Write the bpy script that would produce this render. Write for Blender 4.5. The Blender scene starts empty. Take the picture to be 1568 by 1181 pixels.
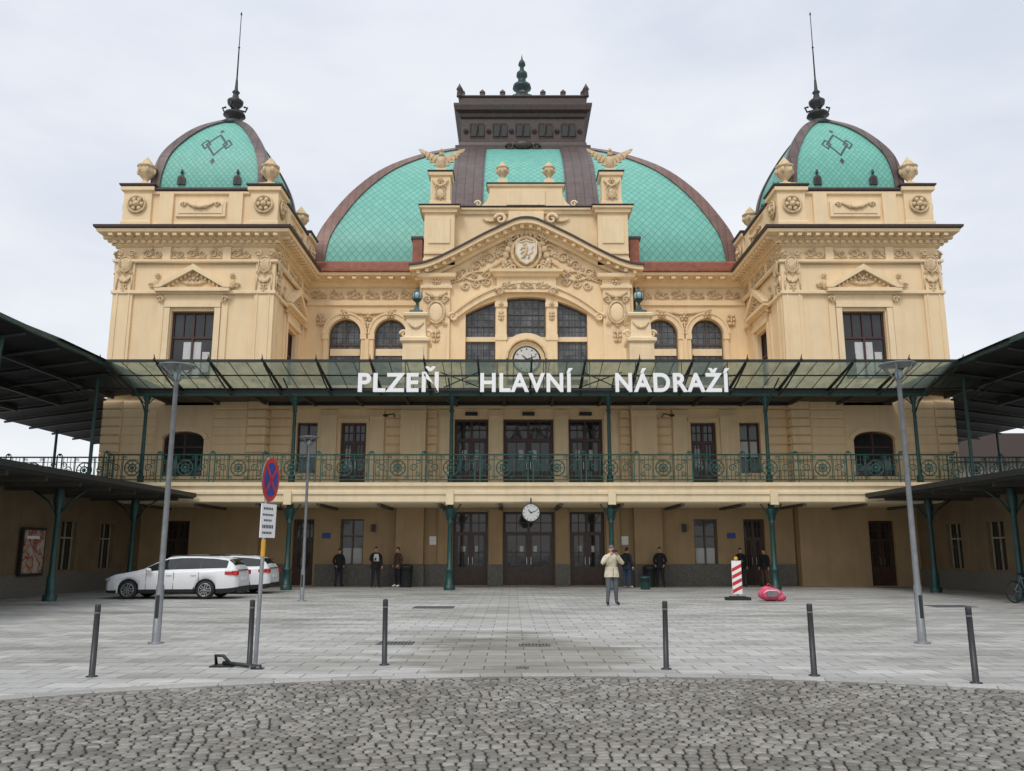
import bpy, bmesh, math, random
from mathutils import Vector, Matrix
from mathutils.geometry import tessellate_polygon
R=random.Random(7)
scene=bpy.context.scene
pi=math.pi
# ------------------------------------------------------------------ materials
def M(nt,op,a,b=None,c=None):
    n=nt.nodes.new('ShaderNodeMath'); n.operation=op
    for i,x in enumerate((a,b,c)):
        if x is None: continue
        if isinstance(x,(int,float)): n.inputs[i].default_value=x
        else: nt.links.new(x,n.inputs[i])
    return n.outputs[0]
def ramp(nt,fac,stops):
    r=nt.nodes.new('ShaderNodeValToRGB'); e=r.color_ramp.elements
    while len(e)<len(stops): e.new(.5)
    for i,(p,c) in enumerate(stops):
        e[i].position=p; e[i].color=(c[0],c[1],c[2],1)
    nt.links.new(fac,r.inputs[0]); return r.outputs[0]
def mixc(nt,fac,a,b,mode='MIX'):
    n=nt.nodes.new('ShaderNodeMix'); n.data_type='RGBA'; n.blend_type=mode
    for s,x in ((n.inputs[0],fac),(n.inputs[6],a),(n.inputs[7],b)):
        if isinstance(x,(int,float)): s.default_value=x
        elif isinstance(x,tuple): s.default_value=(x[0],x[1],x[2],1)
        else: nt.links.new(x,s)
    return n.outputs[2]
def noise(nt,vec,scale,detail=4,rough=.55):
    n=nt.nodes.new('ShaderNodeTexNoise'); n.inputs['Scale'].default_value=scale
    n.inputs['Detail'].default_value=detail; n.inputs['Roughness'].default_value=rough
    nt.links.new(vec,n.inputs['Vector']); return n.outputs[0]
def mapping(nt,vec,scale=(1,1,1),rot=(0,0,0),loc=(0,0,0)):
    n=nt.nodes.new('ShaderNodeMapping'); n.inputs['Scale'].default_value=scale
    n.inputs['Rotation'].default_value=rot; n.inputs['Location'].default_value=loc
    nt.links.new(vec,n.inputs[0]); return n.outputs[0]
def newmat(name):
    m=bpy.data.materials.new(name); m.use_nodes=True; nt=m.node_tree
    return m,nt,nt.nodes['Principled BSDF']
def objco(nt):
    return nt.nodes.new('ShaderNodeTexCoord').outputs['Object']
def bump(nt,bs,h,strength=.3,dist=.02):
    n=nt.nodes.new('ShaderNodeBump'); n.inputs['Strength'].default_value=strength; n.inputs['Distance'].default_value=dist
    nt.links.new(h,n.inputs['Height']); nt.links.new(n.outputs[0],bs.inputs['Normal'])
def mat(name,col,rough=.6,metal=0,var=.15,scale=3,streak=0,b=.15,bscale=30,dirt=None,spec=.5):
    m,nt,bs=newmat(name); co=objco(nt)
    n1=noise(nt,co,scale,5)
    lo=tuple(c*(1-var) for c in col); hi=tuple(min(1,c*(1+var)) for c in col)
    c=ramp(nt,n1,[(.3,lo),(.7,hi)])
    if streak:
        n2=noise(nt,mapping(nt,co,(2.2,2.2,.22)),1.6,6,.65)
        f=ramp(nt,n2,[(.48,(0,0,0)),(.78,(1,1,1))])
        d=dirt or tuple(x*.55 for x in col)
        c=mixc(nt,M(nt,'MULTIPLY',f,streak),c,d)
    nt.links.new(c,bs.inputs['Base Color'])
    bs.inputs['Roughness'].default_value=rough; bs.inputs['Metallic'].default_value=metal
    bs.inputs['Specular IOR Level'].default_value=spec
    if b:
        bump(nt,bs,noise(nt,co,bscale,4),b,.01)
    return m
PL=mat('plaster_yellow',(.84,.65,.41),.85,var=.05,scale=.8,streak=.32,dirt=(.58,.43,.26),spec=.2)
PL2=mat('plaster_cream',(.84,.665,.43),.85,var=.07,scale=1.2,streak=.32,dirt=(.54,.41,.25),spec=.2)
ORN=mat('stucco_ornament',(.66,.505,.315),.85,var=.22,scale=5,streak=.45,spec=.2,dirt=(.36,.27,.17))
PLD=mat('plaster_ground_shade_tint',(.40,.285,.16),.85,var=.1,scale=1,streak=.3,spec=.2)  # same cream plaster, with the shade under the balcony put into its colour
PLW=mat('plaster_wing_shade_tint',(.20,.145,.085),.85,var=.15,scale=1,streak=.4,spec=.2)  # ground-floor tone darkened again; shade beneath the wing roof built into the colour
PLN=mat('plinth_granite',(.15,.14,.12),.7,var=.3,scale=14)
CREAM=mat('fascia_paint',(.82,.67,.44),.6,var=.05,scale=2,streak=.3)
WBAR=mat('wing_window_bars',(.36,.30,.2),.6,var=.1)
GRN=mat('painted_iron_green',(.012,.058,.053),.45,var=.25,scale=5)
RLG=mat('railing_green',(.025,.10,.085),.5,var=.3,scale=5)
BLK=mat('dark_iron',(.016,.02,.02),.5,var=.2,scale=6)
GUT=mat('gutter_brown',(.055,.036,.030),.45,var=.25,scale=4)
COP=mat('copper_red',(.27,.085,.045),.5,var=.3,scale=3)
DOORB=mat('door_wood',(.055,.027,.016),.4,var=.3,scale=6)
FRM=mat('window_frame',(.10,.075,.055),.5,var=.2,scale=6)
WINR=mat('window_frame_red',(.06,.022,.018),.45,var=.2,scale=6)
WHT=mat('white_paint',(.86,.86,.86),.5,var=.02,b=0)
BLIND=mat('window_blind',(.55,.56,.55),.6,var=.08,scale=5,b=0)
STEEL=mat('galvanised_pole',(.20,.21,.22),.45,metal=.3,var=.15,scale=8)
BOLL=mat('bollard_paint',(.022,.024,.026),.4,var=.2,scale=8)
DARKROOF=mat('wing_roof_dark',(.022,.025,.024),.7,var=.3,scale=2)
SOFF=mat('soffit_boards',(.07,.06,.045),.7,var=.2,scale=3)
RED=mat('red_paint',(.55,.03,.03),.4,var=.05,b=0)
BLUE=mat('blue_paint',(.015,.05,.30),.35,var=.05,b=0)
YEL=mat('yellow_tape',(.65,.35,.03),.5,var=.05,b=0)
PINK=mat('pink_fabric',(.60,.09,.16),.75,var=.3,scale=9,b=.5,bscale=12)
RUB=mat('rubber',(.02,.02,.02),.8,var=.2)
CARW=mat('car_paint_white',(.78,.79,.80),.22,var=.01,b=0)
ALLOY=mat('alloy',(.45,.46,.47),.3,metal=.8,var=.05,b=0)
LAMPG=mat('lamp_glass',(.30,.40,.42),.15,var=.1,b=0)
SKIN=mat('skin',(.50,.30,.21),.6,var=.05,b=0)
HAIR=mat('hair',(.03,.02,.015),.7,var=.3,scale=30)
def glassm(name,base,rough=.06,nz=.012):
    m,nt,bs=newmat(name); co=objco(nt)
    n=noise(nt,co,1.3,2)
    c=ramp(nt,noise(nt,co,.9,3),[(.35,base),(.7,tuple(x*2.2 for x in base))])
    nt.links.new(c,bs.inputs['Base Color']); bs.inputs['Roughness'].default_value=rough
    bs.inputs['Specular IOR Level'].default_value=.6
    bump(nt,bs,n,.5,nz); return m
GL=glassm('window_glass',(.018,.02,.02))
CGL=glassm('car_glass',(.012,.014,.015),.03,.001)
def leaded():
    m,nt,bs=newmat('leaded_glass'); co=objco(nt)
    s=nt.nodes.new('ShaderNodeSeparateXYZ'); nt.links.new(co,s.inputs[0])
    def line(o,p,w):
        return M(nt,'LESS_THAN',M(nt,'PINGPONG',o,p/2),w)
    l=M(nt,'MAXIMUM',line(s.outputs[0],.34,.018),line(s.outputs[2],.34,.018))
    br=noise(nt,co,2.2,3)
    c=ramp(nt,br,[(.3,(.04,.047,.055)),(.7,(.15,.17,.185))])
    c=mixc(nt,l,c,(.012,.012,.012)); nt.links.new(c,bs.inputs['Base Color'])
    bs.inputs['Roughness'].default_value=.15; bump(nt,bs,br,.5,.02); return m
LGL=leaded()
def canopyglass():
    m,nt,bs=newmat('canopy_glass'); co=objco(nt)
    n=noise(nt,mapping(nt,co,(1,.5,1)),2.5,5,.7)
    c=ramp(nt,n,[(.3,(.13,.18,.15)),(.7,(.32,.37,.31))])
    nt.links.new(c,bs.inputs['Base Color']); bs.inputs['Roughness'].default_value=.12
    tr=nt.nodes.new('ShaderNodeBsdfTransparent'); tr.inputs[0].default_value=(.66,.76,.69,1)
    tl=nt.nodes.new('ShaderNodeBsdfTranslucent'); nt.links.new(c,tl.inputs[0])
    m1=nt.nodes.new('ShaderNodeMixShader'); m1.inputs[0].default_value=.5
    nt.links.new(bs.outputs[0],m1.inputs[1]); nt.links.new(tl.outputs[0],m1.inputs[2])
    m2=nt.nodes.new('ShaderNodeMixShader'); nt.links.new(M(nt,'MULTIPLY_ADD',n,.5,.08),m2.inputs[0])
    nt.links.new(m1.outputs[0],m2.inputs[1]); nt.links.new(tr.outputs[0],m2.inputs[2])
    nt.links.new(m2.outputs[0],nt.nodes['Material Output'].inputs[0]); return m
CANG=canopyglass()
def tiles(name,p,orn=None,zig=None):
    m,nt,bs=newmat(name)
    uv=nt.nodes.new('ShaderNodeUVMap'); uv.uv_map='UVMap'
    s=nt.nodes.new('ShaderNodeSeparateXYZ'); nt.links.new(uv.outputs[0],s.inputs[0])
    u,v=s.outputs[0],s.outputs[1]
    v7=M(nt,'MULTIPLY',v,.8)
    a=M(nt,'DIVIDE',M(nt,'ADD',u,v7),p); b=M(nt,'DIVIDE',M(nt,'SUBTRACT',u,v7),p)
    la=M(nt,'PINGPONG',a,.5); lb=M(nt,'PINGPONG',b,.5)
    mn=M(nt,'MINIMUM',la,lb)
    ln=ramp(nt,mn,[(.03,(1,1,1)),(.09,(0,0,0))])
    cb=nt.nodes.new('ShaderNodeCombineXYZ'); nt.links.new(M(nt,'FLOOR',a),cb.inputs[0]); nt.links.new(M(nt,'FLOOR',b),cb.inputs[1])
    wn=nt.nodes.new('ShaderNodeTexWhiteNoise'); nt.links.new(cb.outputs[0],wn.inputs[0])
    base=ramp(nt,wn.outputs[0],[(0,(.14,.44,.36)),(.5,(.155,.485,.395)),(1,(.18,.52,.43))])
    big=noise(nt,objco(nt),.5,5); base=mixc(nt,M(nt,'MULTIPLY',big,.5),base,(.15,.39,.31))
    c=mixc(nt,M(nt,'MULTIPLY',ln,.75),base,(.05,.21,.17))
    if orn:
        vc,r=orn
        V=M(nt,'MULTIPLY',M(nt,'SUBTRACT',v,vc),.62)
        av=M(nt,'ABSOLUTE',V); au=M(nt,'ABSOLUTE',u)
        d=M(nt,'ADD',au,av)
        w=M(nt,'LESS_THAN',M(nt,'ABSOLUTE',M(nt,'SUBTRACT',d,r)),.07)
        d2=M(nt,'ADD',M(nt,'ABSOLUTE',M(nt,'SUBTRACT',au,r*1.05)),av)
        w2=M(nt,'LESS_THAN',M(nt,'ABSOLUTE',M(nt,'SUBTRACT',d2,r*.42)),.06)
        d3=M(nt,'ADD',au,M(nt,'ABSOLUTE',M(nt,'SUBTRACT',av,r*1.45)))
        w3=M(nt,'LESS_THAN',d3,r*.25)
        w=M(nt,'MAXIMUM',M(nt,'MAXIMUM',w,w2),w3)
        c=mixc(nt,w,c,(.035,.06,.06))
    if zig:
        z0,z1=zig
        zz=M(nt,'SUBTRACT',v,M(nt,'MULTIPLY',M(nt,'PINGPONG',u,.6),1.2))
        w=M(nt,'MULTIPLY',M(nt,'GREATER_THAN',zz,z0),M(nt,'LESS_THAN',zz,z1))
        c=mixc(nt,M(nt,'MULTIPLY',w,.7),c,(.06,.22,.24))
    nt.links.new(c,bs.inputs['Base Color']); bs.inputs['Roughness'].default_value=.5
    bump(nt,bs,mn,.5,.03); return m
TILE=tiles('dome_tiles',.46); TILEC=tiles('dome_tiles_centre',.46,None,(14.2,14.8)); TILEO=tiles('tower_dome_tiles',.28,(3.25,.54))
def seam(name,col,p=.55):
    m,nt,bs=newmat(name)
    uv=nt.nodes.new('ShaderNodeUVMap'); uv.uv_map='UVMap'
    s=nt.nodes.new('ShaderNodeSeparateXYZ'); nt.links.new(uv.outputs[0],s.inputs[0])
    l=M(nt,'PINGPONG',M(nt,'DIVIDE',s.outputs[0],p),.5)
    l2=M(nt,'PINGPONG',M(nt,'DIVIDE',s.outputs[1],1.1),.5)
    f=M(nt,'MAXIMUM',M(nt,'LESS_THAN',l,.06),M(nt,'MULTIPLY',M(nt,'LESS_THAN',l2,.03),.5))
    n=noise(nt,objco(nt),1.5,5)
    c=ramp(nt,n,[(.3,tuple(x*.75 for x in col)),(.7,tuple(x*1.25 for x in col))])
    c=mixc(nt,M(nt,'MULTIPLY',f,.7),c,tuple(x*.35 for x in col))
    nt.links.new(c,bs.inputs['Base Color']); bs.inputs['Roughness'].default_value=.45; bs.inputs['Metallic'].default_value=.2
    bump(nt,bs,l,.4,.03); return m
RIB=seam('dome_rib_copper',(.115,.08,.075)); RIB2=seam('dome_edge_rib',(.17,.09,.07),.4)
def paving():
    m,nt,bs=newmat('paving_slabs'); co=objco(nt)
    br=nt.nodes.new('ShaderNodeTexBrick'); nt.links.new(mapping(nt,co,(1,1,1),(0,0,0)),br.inputs[0])
    br.inputs['Scale'].default_value=1; br.inputs['Brick Width'].default_value=.60; br.inputs['Row Height'].default_value=.40
    br.inputs['Mortar Size'].default_value=.011; br.inputs['Mortar Smooth'].default_value=.3; br.inputs['Bias'].default_value=-.1
    br.inputs['Color1'].default_value=(.42,.42,.405,1); br.inputs['Color2'].default_value=(.56,.555,.535,1); br.inputs['Mortar'].default_value=(.17,.165,.15,1)
    n=noise(nt,mapping(nt,co,(.6,1,1)),.35,7,.6); n2=noise(nt,co,6,5,.7); n3=noise(nt,mapping(nt,co,(.22,1,1)),1.1,6,.65)
    c=mixc(nt,1.0,br.outputs[0],ramp(nt,n,[(.36,(.70,.69,.66)),(.5,(.97,.97,.96)),(.65,(1.0,1.0,1.0))]),'MULTIPLY')
    c=mixc(nt,.8,c,ramp(nt,n2,[(.35,(.82,.82,.82)),(.6,(1,1,1))]),'MULTIPLY')
    c=mixc(nt,.85,c,ramp(nt,n3,[(.36,(.68,.67,.64)),(.52,(1,1,1))]),'MULTIPLY')
    s=nt.nodes.new('ShaderNodeSeparateXYZ'); nt.links.new(co,s.inputs[0])
    dd=M(nt,'ADD',M(nt,'ABSOLUTE',M(nt,'DIVIDE',M(nt,'ADD',s.outputs[0],.6),2.6)),M(nt,'ABSOLUTE',M(nt,'DIVIDE',M(nt,'SUBTRACT',s.outputs[1],14.0),4.5)))
    dd=M(nt,'ADD',dd,M(nt,'MULTIPLY',M(nt,'SUBTRACT',n3,.5),1.6))
    c=mixc(nt,1.0,c,ramp(nt,dd,[(.7,(.68,.66,.62)),(1.05,(1,1,1))]),'MULTIPLY')
    # small stains / chewing gum
    vo=nt.nodes.new('ShaderNodeTexVoronoi'); vo.inputs['Scale'].default_value=1.3; nt.links.new(co,vo.inputs['Vector'])
    c=mixc(nt,1.0,c,ramp(nt,vo.outputs['Distance'],[(.035,(.55,.54,.52)),(.06,(1,1,1))]),'MULTIPLY')
    nt.links.new(c,bs.inputs['Base Color']); nt.links.new(M(nt,'MULTIPLY_ADD',n3,.4,.4),bs.inputs['Roughness'])
    bump(nt,bs,M(nt,'ADD',M(nt,'MULTIPLY',br.outputs[1],-1.0),M(nt,'MULTIPLY',n2,.5)),.4,.01); return m
PAV=paving()
def stone(name,c0,c1,c2,rough=.6):
    m,nt,bs=newmat(name); g=nt.nodes.new('ShaderNodeNewGeometry'); co=objco(nt)
    c=ramp(nt,g.outputs['Random Per Island'],[(0,c0),(.5,c1),(1,c2)])
    n=noise(nt,co,28,5,.7); c=mixc(nt,.9,c,ramp(nt,n,[(.3,(.6,.6,.6)),(.65,(1,1,1))]),'MULTIPLY')
    n2=noise(nt,co,.7,4); c=mixc(nt,.9,c,ramp(nt,n2,[(.35,(.74,.73,.70)),(.6,(1,1,1))]),'MULTIPLY')
    nt.links.new(c,bs.inputs['Base Color']); bs.inputs['Roughness'].default_value=rough
    bump(nt,bs,n,.5,.01); return m
COB=stone('cobble_granite',(.15,.142,.128),(.25,.236,.212),(.36,.342,.31),.42)
KERB=stone('kerb_granite',(.40,.395,.38),(.46,.455,.44),(.52,.51,.49))
BED=mat('joint_sand',(.042,.037,.03),.95,var=.4,scale=12,b=.6)
# ------------------------------------------------------------------ mesh builder
class B:
    def __init__(s): s.v=[];s.f=[];s.m=[];s.mats=[];s.T=Matrix.Identity(4);s.uv={};s.sm=set()
    def mi(s,m):
        if m not in s.mats: s.mats.append(m)
        return s.mats.index(m)
    def add(s,vs,fs,m,uvs=None,smooth=False):
        o=len(s.v); k=s.mi(m)
        for p in vs: s.v.append(tuple(s.T@Vector(p)))
        for i,f in enumerate(fs):
            if uvs: s.uv[len(s.f)]=uvs[i]
            if smooth: s.sm.add(len(s.f))
            s.f.append(tuple(x+o for x in f)); s.m.append(k)
    def obj(s,name,parent=None,recalc=True):
        me=bpy.data.meshes.new(name); me.from_pydata(s.v,[],s.f)
        for m in s.mats: me.materials.append(m)
        me.polygons.foreach_set('material_index',s.m)
        me.polygons.foreach_set('use_smooth',[i in s.sm for i in range(len(s.f))])
        if s.uv:
            l=me.uv_layers.new(name='UVMap')
            for p in me.polygons:
                if p.index in s.uv:
                    for li,c in zip(p.loop_indices,s.uv[p.index]): l.data[li].uv=c
        if recalc:
            bm=bmesh.new(); bm.from_mesh(me); bmesh.ops.recalc_face_normals(bm,faces=bm.faces); bm.to_mesh(me); bm.free()
        o=bpy.data.objects.new(name,me); scene.collection.objects.link(o)
        if parent: o.parent=parent
        return o
def empty(name,loc=(0,0,0)):
    e=bpy.data.objects.new(name,None); e.location=loc; e.empty_display_size=.3; scene.collection.objects.link(e); return e
def box(b,m,x0,x1,y0,y1,z0,z1):
    if x0>x1:x0,x1=x1,x0
    if y0>y1:y0,y1=y1,y0
    v=[(x0,y0,z0),(x1,y0,z0),(x1,y1,z0),(x0,y1,z0),(x0,y0,z1),(x1,y0,z1),(x1,y1,z1),(x0,y1,z1)]
    b.add(v,[(0,3,2,1),(4,5,6,7),(0,1,5,4),(1,2,6,5),(2,3,7,6),(3,0,4,7)],m)
def prism(b,m,loops,y0,y1):
    vl=[[Vector((x,z,0)) for x,z in l] for l in loops]
    tris=tessellate_polygon(vl); flat=[p for l in loops for p in l]; n=len(flat)
    v=[(x,y0,z) for x,z in flat]+[(x,y1,z) for x,z in flat]
    f=[tuple(t) for t in tris]+[(t[2]+n,t[1]+n,t[0]+n) for t in tris]
    o=0
    for l in loops:
        k=len(l)
        for i in range(k):
            a,c=o+i,o+(i+1)%k; f.append((a,c,c+n,a+n))
        o+=k
    b.add(v,f,m)
def rings(b,m,x0,x1,y0,y1,prof,cap=True):
    v=[];f=[]
    for o,z in prof: v+=[(x0-o,y0-o,z),(x1+o,y0-o,z),(x1+o,y1+o,z),(x0-o,y1+o,z)]
    for i in range(len(prof)-1):
        for j in range(4):
            a=i*4+j; c=i*4+(j+1)%4; f.append((a,c,c+4,a+4))
    if cap: f.append((3,2,1,0)); k=(len(prof)-1)*4; f.append((k,k+1,k+2,k+3))
    b.add(v,f,m)
def lathe(b,m,cx,cy,prof,n=16,smooth=True,z0=0):
    v=[];f=[]
    for r,z in prof:
        for i in range(n):
            a=2*pi*i/n; v.append((cx+r*math.cos(a),cy+r*math.sin(a),z+z0))
    for i in range(len(prof)-1):
        for j in range(n):
            a=i*n+j;c=i*n+(j+1)%n; f.append((a,c,c+n,a+n))
    b.add(v,f,m,smooth=smooth)
    k=(len(prof)-1)*n
    b.add([v[j] for j in range(n)],[tuple(range(n))[::-1]],m); b.add([v[k+j] for j in range(n)],[tuple(range(n))],m)
def tube(b,m,pts,r,n=6,closed=False):
    P=[Vector(p) for p in pts]; N=len(P); v=[];f=[]; up=None
    for i in range(N):
        if closed: t=P[(i+1)%N]-P[i-1]
        else: t=P[min(i+1,N-1)]-P[max(i-1,0)]
        if t.length<1e-9: t=Vector((0,0,1))
        t.normalize()
        if up is None: up=t.orthogonal()
        up=(up-t*up.dot(t))
        if up.length<1e-6: up=t.orthogonal()
        up.normalize(); w=t.cross(up); rr=r[i] if isinstance(r,(list,tuple)) else r
        for j in range(n):
            a=2*pi*j/n; v.append(P[i]+(up*math.cos(a)+w*math.sin(a))*rr)
    for i in range(N if closed else N-1):
        for j in range(n):
            a=i*n+j;c=i*n+(j+1)%n;k=((i+1)%N)*n
            f.append((a,c,k+(j+1)%n,k+j))
    if not closed: f.append(tuple(range(n))[::-1]); f.append(tuple((N-1)*n+j for j in range(n)))
    b.add(v,f,m,smooth=True)
def ell(b,m,c,r,nu=12,nv=8):
    v=[];f=[]
    for i in range(nv+1):
        t=pi*i/nv-pi/2
        for j in range(nu):
            a=2*pi*j/nu; v.append((c[0]+r[0]*math.cos(t)*math.cos(a),c[1]+r[1]*math.cos(t)*math.sin(a),c[2]+r[2]*math.sin(t)))
    for i in range(nv):
        for j in range(nu): a=i*nu+j;d=i*nu+(j+1)%nu; f.append((a,d,d+nu,a+nu))
    b.add(v,f,m,smooth=True)
def scroll(b,m,x,z,y,r,turn=1,flip=1,w=.05):
    pts=[];rs=[]
    for i in range(15):
        t=i/14; a=t*turn*2*pi*1.3; q=r*(1-.8*t)
        pts.append((x+flip*(q*math.cos(a)),y,z+q*math.sin(a))); rs.append(w*(1-.4*t))
    tube(b,m,pts,rs,5)
def rosette(b,m,x,z,y,r):
    ell(b,m,(x,y,z),(r*.4,r*.5,r*.4),8,5)
    for i in range(6):
        a=i*pi/3; ell(b,m,(x+.62*r*math.cos(a),y,z+.62*r*math.sin(a)),(r*.3,r*.25,r*.3),6,4)
def leaf(b,m,x,z,y,l,a,w=.3):
    """acanthus leaf lying on the wall"""
    c,s=math.cos(a),math.sin(a)
    for k,(t,ww) in enumerate(((.2,.8),(.5,1),(.8,.7))):
        for q in(-1,1):
            px=x+c*l*t-s*q*l*w*.4*ww; pz=z+s*l*t+c*q*l*w*.4*ww
            ell(b,m,(px,y,pz),(l*.15,l*.10,l*.15),6,4)
    tube(b,m,[(x,y-.02,z),(x+c*l*.5,y-.05,z+s*l*.5),(x+c*l,y-.01,z+s*l)],[l*.07,l*.08,l*.03],5)
def swag(b,m,x0,x1,z,y,drop,r=.06):
    pts=[];rs=[]
    for i in range(11):
        t=i/10; pts.append((x0+(x1-x0)*t,y,z-drop*4*t*(1-t))); rs.append(r*(.5+1.0*4*t*(1-t)*.6))
    tube(b,m,pts,rs,6)
    for t in (.3,.5,.7): ell(b,m,(x0+(x1-x0)*t,y-.03,z-drop*4*t*(1-t)),(r*1.3,r,r*1.3),6,4)
def frieze(b,m,x0,x1,z,y,h):
    n=max(1,int((x1-x0)/(h*1.5))); w=(x1-x0)/n
    for i in range(n):
        cx=x0+w*(i+.5); f=1 if i%2 else -1
        scroll(b,m,cx-w*.22,z,y,h*.36,1,f,h*.09); scroll(b,m,cx+w*.24,z,y,h*.30,-1,-f,h*.08)
        rosette(b,m,cx,z+h*.05,y,h*.2)
        leaf(b,m,cx-w*.1,z+h*.1,y,h*.45,math.radians(60+60*(i%2)),.4)
        tube(b,m,[(cx-w*.45,y,z-h*.3),(cx,y,z-h*.38),(cx+w*.45,y,z-h*.3)],h*.05,4)
def cartouche(b,m,x,z,y,rx,rz,fill=None):
    pts=[(x+rx*math.cos(a),y,z+rz*math.sin(a)) for a in [2*pi*i/20 for i in range(20)]]
    tube(b,m,pts,rx*.16,6,True)
    ell(b,fill or m,(x,y+.02,z),(rx*.86,rx*.22,rz*.86),14,8)
    for s in (-1,1):
        scroll(b,m,x+s*rx*1.0,z+rz*1.05,y,rx*.35,1,s,rx*.1); scroll(b,m,x+s*rx*1.0,z-rz*.95,y,rx*.3,-1,s,rx*.1)
    rosette(b,m,x,z+rz*1.22,y-.02,rx*.35); rosette(b,m,x,z-rz*1.22,y-.02,rx*.25)
def urn(b,m,x,y,z,s=1):
    pr=[(.30,0),(.30,.08),(.14,.14),(.11,.28),(.2,.36),(.36,.55),(.40,.75),(.36,.88),(.44,.92),(.44,.98),(.3,1.03),(.26,1.15),(.16,1.28),(.05,1.42),(.0,1.5)]
    lathe(b,m,x,y,[(r*s,q*s) for r,q in pr],12,True,z)
    for i in range(6):
        a=i*pi/3; ell(b,m,(x+.38*s*math.cos(a),y+.38*s*math.sin(a),z+.7*s),(.09*s,.09*s,.16*s),6,4)
def arch_loop(x0,x1,z0,zs,rise=None,n=12):
    c=(x0+x1)/2; r=(x1-x0)/2; h=r if rise is None else rise
    return [(x0,z0),(x1,z0)]+[(c+r*math.cos(pi*i/n),zs+h*math.sin(pi*i/n)) for i in range(n+1)]
def archband(b,m,x0,x1,zs,w,y0,y1,rise=None,n=14):
    c=(x0+x1)/2;r=(x1-x0)/2;h=r if rise is None else rise
    o=[(c+(r+w)*math.cos(pi*i/n),zs+(h+w)*math.sin(pi*i/n)) for i in range(n+1)]
    i_=[(c+r*math.cos(pi*i/n),zs+h*math.sin(pi*i/n)) for i in range(n,-1,-1)]
    prism(b,m,[o+i_],y0,y1)
def window(b,x0,x1,z0,z1,y,nx=2,trs=(),fm=FRM,gm=GL,w=.07,arch=None):
    box(b,gm,x0-.05,x1+.05,y+.07,y+.09,z0-.05,z1+(arch or 0)+.05)
    box(b,fm,x0,x0+w,y,y+.06,z0,z1); box(b,fm,x1-w,x1,y,y+.06,z0,z1)
    box(b,fm,x0+w,x1-w,y,y+.06,z0,z0+w)
    if arch: archband(b,fm,x0+w,x1-w,z1,w,y,y+.06,rise=arch-w)
    else: box(b,fm,x0+w,x1-w,y,y+.06,z1-w,z1)
    for t in trs: box(b,fm,x0+w,x1-w,y-.01,y+.055,t-w/2,t+w/2)
    for i in range(1,nx):
        c=x0+(x1-x0)*i/nx; box(b,fm,c-w/2,c+w/2,y-.015,y+.05,z0+w,z1+(arch or 0)*.9-.02)
def door(b,x0,x1,z0,z1,y,fm=DOORB):
    """double-leaf glazed door with transom light"""
    tz=z0+(z1-z0)*.70; box(b,GL,x0,x1,y+.09,y+.11,z0,z1)
    for a,c in ((x0,x0+.12),(x1-.12,x1)): box(b,fm,a,c,y,y+.08,z0,z1)
    box(b,fm,x0+.12,x1-.12,y,y+.08,z1-.1,z1); box(b,fm,x0+.12,x1-.12,y-.03,y+.08,tz-.08,tz+.08)
    cx=(x0+x1)/2; box(b,fm,cx-.06,cx+.06,y-.02,y+.07,z0,z1-.1)
    for q in(-1,1): box(b,ALLOY,cx+q*.1-.012,cx+q*.1+.012,y-.07,y-.04,z0+.95,z0+1.3)
    for s0,s1 in ((x0+.12,cx-.06),(cx+.06,x1-.12)):
        box(b,fm,s0,s1,y+.01,y+.06,z0,z0+.85); box(b,fm,s0+.1,s1-.1,y-.01,y+.012,z0+.18,z0+.7)
        box(b,fm,s0,s0+.09,y+.012,y+.062,z0+.85,tz-.08); box(b,fm,s1-.09,s1,y+.012,y+.062,z0+.85,tz-.08)
        m_=(s0+s1)/2; box(b,fm,m_-.02,m_+.02,y+.02,y+.06,z0+.85,z1-.1)
        box(b,fm,s0+.09,s1-.09,y+.02,y+.06,z0+1.5,z0+1.54)
        box(b,fm,s0,s1,y+.02,y+.06,(tz+z1)/2-.02,(tz+z1)/2+.02)
def quoins(b,m,x0,x1,z0,z1,y,h=.42,out=.09):
    n=max(1,round((z1-z0)/h)); h=(z1-z0)/n
    for i in range(n):
        a=z0+i*h; v=[]
        for o,yy in ((0,y),(0,y-out*.5),(.04,y-out)):
            v+=[(x0+o,yy,a+.03+o),(x1-o,yy,a+.03+o),(x1-o,yy,a+h-o),(x0+o,yy,a+h-o)]
        f=[(8,9,10,11)]
        for k in (0,4):
            for j in range(4): f.append((k+j,k+(j+1)%4,k+4+(j+1)%4,k+4+j))
        b.add(v,f,m)
def cornice_rings(b,x0,x1,y0,y1,z,s=1.0,m=PL,top=GUT):
    rings(b,m,x0,x1,y0,y1,[(0.02,z),(.16*s,z+.08),(.2*s,z+.26),(.34*s,z+.32),(.38*s,z+.46),(.84*s,z+.52),(.9*s,z+.66)],cap=False)
    rings(b,top,x0,x1,y0,y1,[(.9*s,z+.663),(.98*s,z+.72),(1.0*s,z+.84),(.9*s,z+.86),(0,z+1.05)])
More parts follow.
